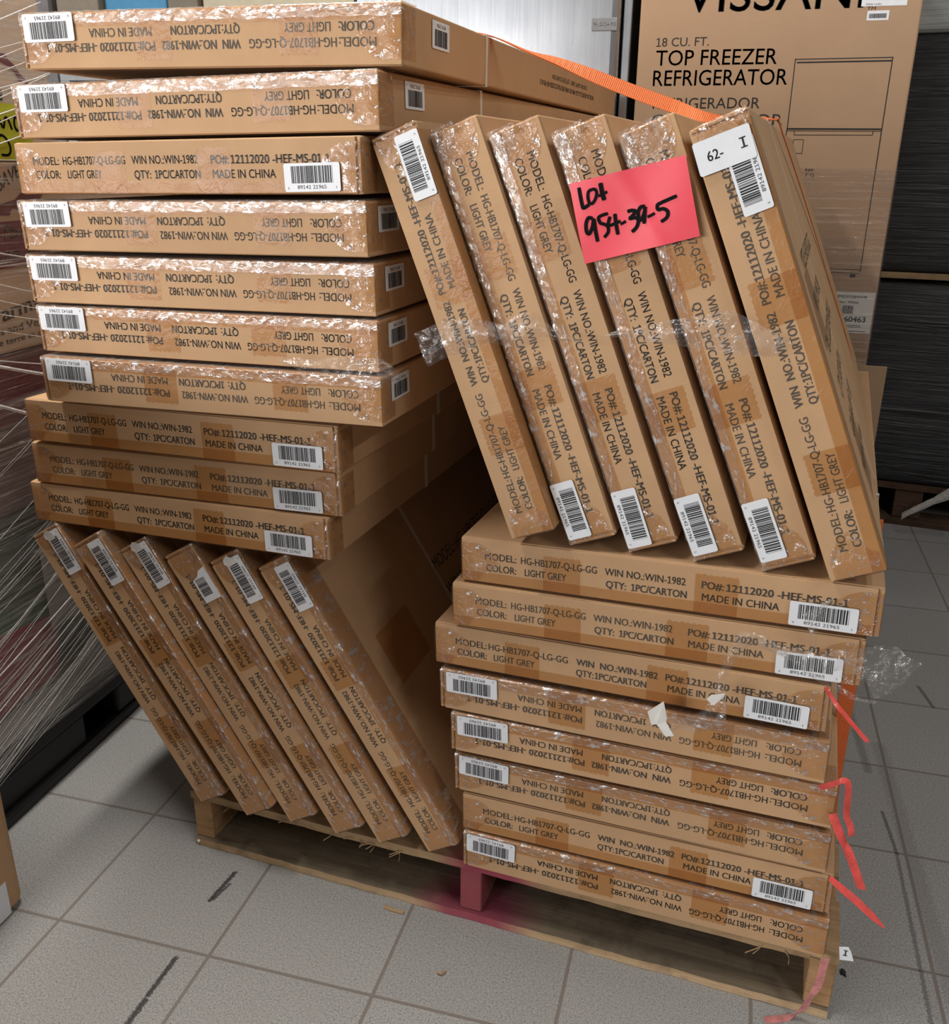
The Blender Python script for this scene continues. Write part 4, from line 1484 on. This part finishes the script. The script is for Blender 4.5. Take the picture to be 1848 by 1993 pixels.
prt(eB, 'printed_artwork', bprint, MT['maroon'])
prt(eB, 'cream_lettering', lambda bm: (add_text(bm, 'for you', 0.440, 1.158, 0.165, 0.026, t3y, 0.012, 0.25), add_text(bm, 'lette pour', 0.375, 1.118, 0.24, 0.026, t3y, 0.012, 0.25)), MT['cream'])
prt(eB, 'black_lettering', lambda bm: add_text(bm, 'Farms Ltd', 0.385, 1.008, 0.215, 0.030, lambda a, b: fx(a, b + (a - 0.4) * 0.12, 0.0014), 0.05), MT['black'])
eC = produce('produce_carton', 0.640, 0.946, MT['maroonbox'], 'brownish maroon carton in the middle of the wrapped load')
prt(eC, 'printed_artwork', lambda bm: poly(bm, [(0.2, 0.93), (0.66, 0.93), (0.66, 0.83), (0.2, 0.80)]), MT['maroon'])
eD = produce('produce_carton', 0.160, 0.638, MT['greenbox'], 'dark green carton with a red panel, lowest in the wrapped load')
prt(eD, 'green_stripe', lambda bm: poly(bm, [(0.15, 0.47), (0.45, 0.425), (0.66, 0.455), (0.66, 0.30), (0.15, 0.36)]), MT['greenprint'])
prt(eD, 'red_panel', lambda bm: poly(bm, [(0.15, 0.425), (0.425, 0.385), (0.40, 0.245), (0.15, 0.24)], 0.0014), MT['redprint'])
prt(eD, 'white_panel', lambda bm: poly(bm, [(0.15, 0.225), (0.40, 0.235), (0.66, 0.30), (0.66, 0.170), (0.15, 0.170)]), MT['whiteprint'])
pg = obj('paper_slip', box((FX + 0.002, 0.400, 0.352), (FX + 0.0026, 0.545, 0.535)), MT['whiteprint'])
tag(pg, 'white packing slip behind the film on the dark green carton', 'paper')
bm = bmesh.new()
for i, z in enumerate((0.50, 0.488, 0.476, 0.45, 0.44, 0.43, 0.41)):
    yy0, yy1 = 0.43, 0.50 + 0.02 * (i % 3)
    bm.faces.new([bm.verts.new((FX + 0.0030, q, r)) for q, r in ((yy0, z), (yy1, z), (yy1, z + 0.003), (yy0, z + 0.003))])
obj('lettering', bm, MT['steel'], pg)
gn = obj('lime_note', box((FX + 0.010, 0.30, 1.300), (FX + 0.0106, 0.553, 1.397)), MT['green'])
tag(gn, 'lime green note with black handwriting on the wrapped load', 'note')
S2 = [([(0.470, 1.370), (0.478, 1.355), (0.486, 1.372), (0.494, 1.368), (0.500, 1.352)], 1), ([(0.523, 1.393), (0.527, 1.372), (0.522, 1.352)], 1), ([(0.523, 1.368), (0.512, 1.374), (0.508, 1.360), (0.514, 1.351), (0.524, 1.360)], 1),
      ([(0.455, 1.335), (0.470, 1.342), (0.484, 1.332), (0.488, 1.318), (0.480, 1.308), (0.462, 1.308)], 1), ([(0.505, 1.3115), (0.509, 1.3095)], 1)]
bm = stroke_mesh(S2, lambda a, b, dz: Vector((FX + 0.0112 + dz, a, b)), 0.0048)
obj('handwriting', bm, MT['marker'], gn)

# stretch film round the load
MT['loadfilm'] = clear_film('wrapped_load_film', (0.97, 0.96, 0.95), 0.04, 0.16, (4, 1.6, 80), (-0.38, 0, 0), 1.0, 0.012, 0.85, 0.56, 0.55)
MT['loadfilm2'] = clear_film('wrapped_load_film_crossing', (0.97, 0.96, 0.95), 0.02, 0.16, (4, 1.8, 90), (0.45, 0, 0), 1.0, 0.010, 0.75, 0.60, 0.5)
bm = bmesh.new()
ys = [0.118 + 0.03 * i for i in range(41)]
zs = [0.145 + 0.045 * i for i in range(35)]
g = [[bm.verts.new((FX + 0.007 + 0.003 * noise.noise(Vector((y * 6, z * 25, 1))), y, z)) for z in zs] for y in ys]
for i in range(len(ys) - 1):
    for j in range(len(zs) - 1):
        if zs[j] < 1.31 or ys[i] < 0.62:
            bm.faces.new((g[i][j], g[i + 1][j], g[i + 1][j + 1], g[i][j + 1]))
fo = obj('stretch_film', bm, MT['loadfilm'], None, True)
tag(fo, 'streaky clear stretch film wrapped round the produce load at left', 'film')
bm = bmesh.new()
g = [[bm.verts.new((FX + 0.0125 + 0.003 * noise.noise(Vector((y * 6, z * 25, 9))), y, z)) for z in zs[:17]] for y in ys]
for i in range(len(ys) - 1):
    for j in range(16):
        bm.faces.new((g[i][j], g[i + 1][j], g[i + 1][j + 1], g[i][j + 1]))
obj('crossing_layer', bm, MT['loadfilm2'], fo, True)
# taut film cords
cords = [((0.27, 0.965, .018), (0.50, 0.885, .05), 6), ((0.25, 0.905, .018), (0.47, 0.80, .05), 6)]
rc = random.Random(21)
for zc in (1.345, 1.375, 1.392, 1.412, 1.424, 1.436, 1.455, 1.475, 1.497, 1.53, 1.56):
    sl = rc.uniform(0.22, 0.36)
    cords.append(((0.30, zc - 0.1 * sl - 0.03, .014), (0.625, zc + 0.225 * sl - 0.03, .014), rc.uniform(1.2, 3.0)))
for k in range(40):
    sl = rc.uniform(0.28, 0.46)
    zc = 0.165 + 0.28 * (k / 40) ** 1.6 + rc.uniform(-0.008, 0.008)
    cords.append(((0.16, zc - 0.05, .015 + 0.0001 * k), (0.62, zc - 0.05 + 0.46 * sl, .015), rc.choice((0.7, 0.8, 1.0, 1.3, 1.8, 3.2))))
for k in range(12):
    zc = rc.uniform(0.50, 0.88)
    cords.append(((0.20, zc - 0.08, .014), (0.60, zc + rc.uniform(0.04, 0.10), .014), rc.choice((0.6, 0.8, 1.1))))
for zc in (1.02, 0.99, 1.05, 1.08, 0.93, 1.13):
    cords.append(((0.30, zc + 0.03, .014), (0.60, zc - rc.uniform(0.02, 0.06), .014), rc.uniform(1.2, 2.4)))
for p, q, wmm in cords:
    p3, q3 = Vector((FX + p[2], p[0], p[1])), Vector((FX + q[2], q[0], q[1]))
    obj('film_cord', ribbon([p3, (p3 + q3) / 2 + Vector((0.001, 0, -0.002)), q3], [(0, 0.3, 1)] * 3, wmm * 0.001, wmm * 0.0006, 4), MT['whitefilm'], fo, True)

# black plastic pallet below it
bp = empty('plastic_pallet', (FX, 0.13, 0), 0.0)
tag(bp, 'black plastic pallet under the wrapped produce load at left', 'pallet')
obj('deck', box((-0.62, 0.0, 0.100), (-0.004, 1.2, 0.150), 0.006, 2), MT['plasticblack'], bp)
for y0, y1 in ((0.0, 0.34), (0.46, 0.70), (0.82, 1.20)):
    obj('foot', box((-0.60, y0, 0.022), (-0.012, y1, 0.101), 0.008, 2), MT['plasticblack'], bp)
rn = obj('runner', box((-0.12, 0.0, 0.0), (0.010, 1.2, 0.024), 0.004, 2), MT['plasticblack'], bp)
rn.rotation_euler = (0, 0, 0.03)

# ------------------------------------------------------------------ things seen over the top of the left stack
e = tag(obj('storage_bin', box((-1.36, 2.42, 1.62), (-1.09, 2.80, 2.2), 0.012, 2), plain('blue_plastic', (0.055, 0.25, 0.45), 0.45)), 'blue bin behind the top of the left stack', 'bin')
e = tag(obj('cardboard_box', box((-1.56, 2.40, 1.62), (-1.375, 2.80, 2.2), 0.006, 2), plain('taupe_board', (0.27, 0.22, 0.17), 0.7)), 'dull taupe box left of the blue bin', 'box')
e = tag(obj('cardboard_box', box((-1.075, 2.40, 1.62), (-0.95, 2.80, 2.2), 0.006, 2), plain('grey_brown_board', (0.20, 0.17, 0.13), 0.7)), 'narrow grey brown box right of the blue bin', 'box')
e = tag(obj('cardboard_box', box((-0.94, 2.42, 1.62), (-0.125, 2.95, 2.2), 0.008, 2), plain('beige_wrapped_board', (0.50, 0.43, 0.30), 0.35, var=0.12, scale=14, bmp=0.5)), 'long beige film-wrapped box behind the top of the left stack', 'box')
e = tag(obj('wrapped_load', box((-2.1, 2.38, 0.0), (-1.58, 2.95, 2.2), 0.02, 2), plain('grey_wrapped_goods', (0.16, 0.15, 0.15), 0.35, var=0.35, scale=20, bmp=0.6)), 'dark grey wrapped goods at the far top left', 'wrapped load')
sh = empty('storage_rack', (-0.73, 2.38, 0))
tag(sh, 'storage rack carrying the boxes and the blue bin behind', 'rack')
obj('shelf', box((-0.84, 0.0, 1.59), (0.60, 0.62, 1.619)), MT['steel'], sh)
for xx in (-0.84, 0.56):
    for yy in (0.0, 0.58):
        obj('post', box((xx, yy, 0.0), (xx + 0.04, yy + 0.04, 1.589)), MT['steel'], sh)

# ------------------------------------------------------------------ corner of a carton close by at lower left
nb = empty('near_carton', (-0.345, -0.10, 0), 0.0)
tag(nb, 'corner of a brown carton with a white label at the lower left edge, its unseen bulk added for shade', 'carton')
bm = box((-0.55, -0.90, 0.0), (0.252, 0.128, 1.02), 0.02, 4)  # unseen height and depth added behind the visible corner to shade the lower left
obj('box', bm, MT['card'], nb)
obj('side_label', box((0.2518, -0.12, 0.004), (0.2526, 0.088, 0.075)), MT['label'], nb)

# bits of litter on the floor
lt = obj('wood_chip', ribbon([(0.700, 0.074, 0.002), (0.708, 0.070, 0.004), (0.714, 0.078, 0.002)], [(0, 1, 0.4)] * 3, 0.004, 0.002, 4), MT['wood'])
tag(lt, 'curled wood chip on the floor in front of the pallet', 'wood chip')
lt = obj('wood_chip', ribbon([(0.560, 0.190, 0.002), (0.580, 0.186, 0.0025), (0.60, 0.185, 0.002)], [(0, 1, 0.2)] * 3, 0.007, 0.002, 4), MT['wood'])
tag(lt, 'flat wood splinter on the floor close to the pallet edge', 'wood chip')
lt = obj('litter', ribbon([(1.370, 0.262, 0.002), (1.374, 0.262, 0.003), (1.378, 0.258, 0.002)], [(0, 1, 0.2)] * 3, 0.010, 0.003, 4), MT['black'])
tag(lt, 'small black crumb on the floor right of the pallet', 'litter')
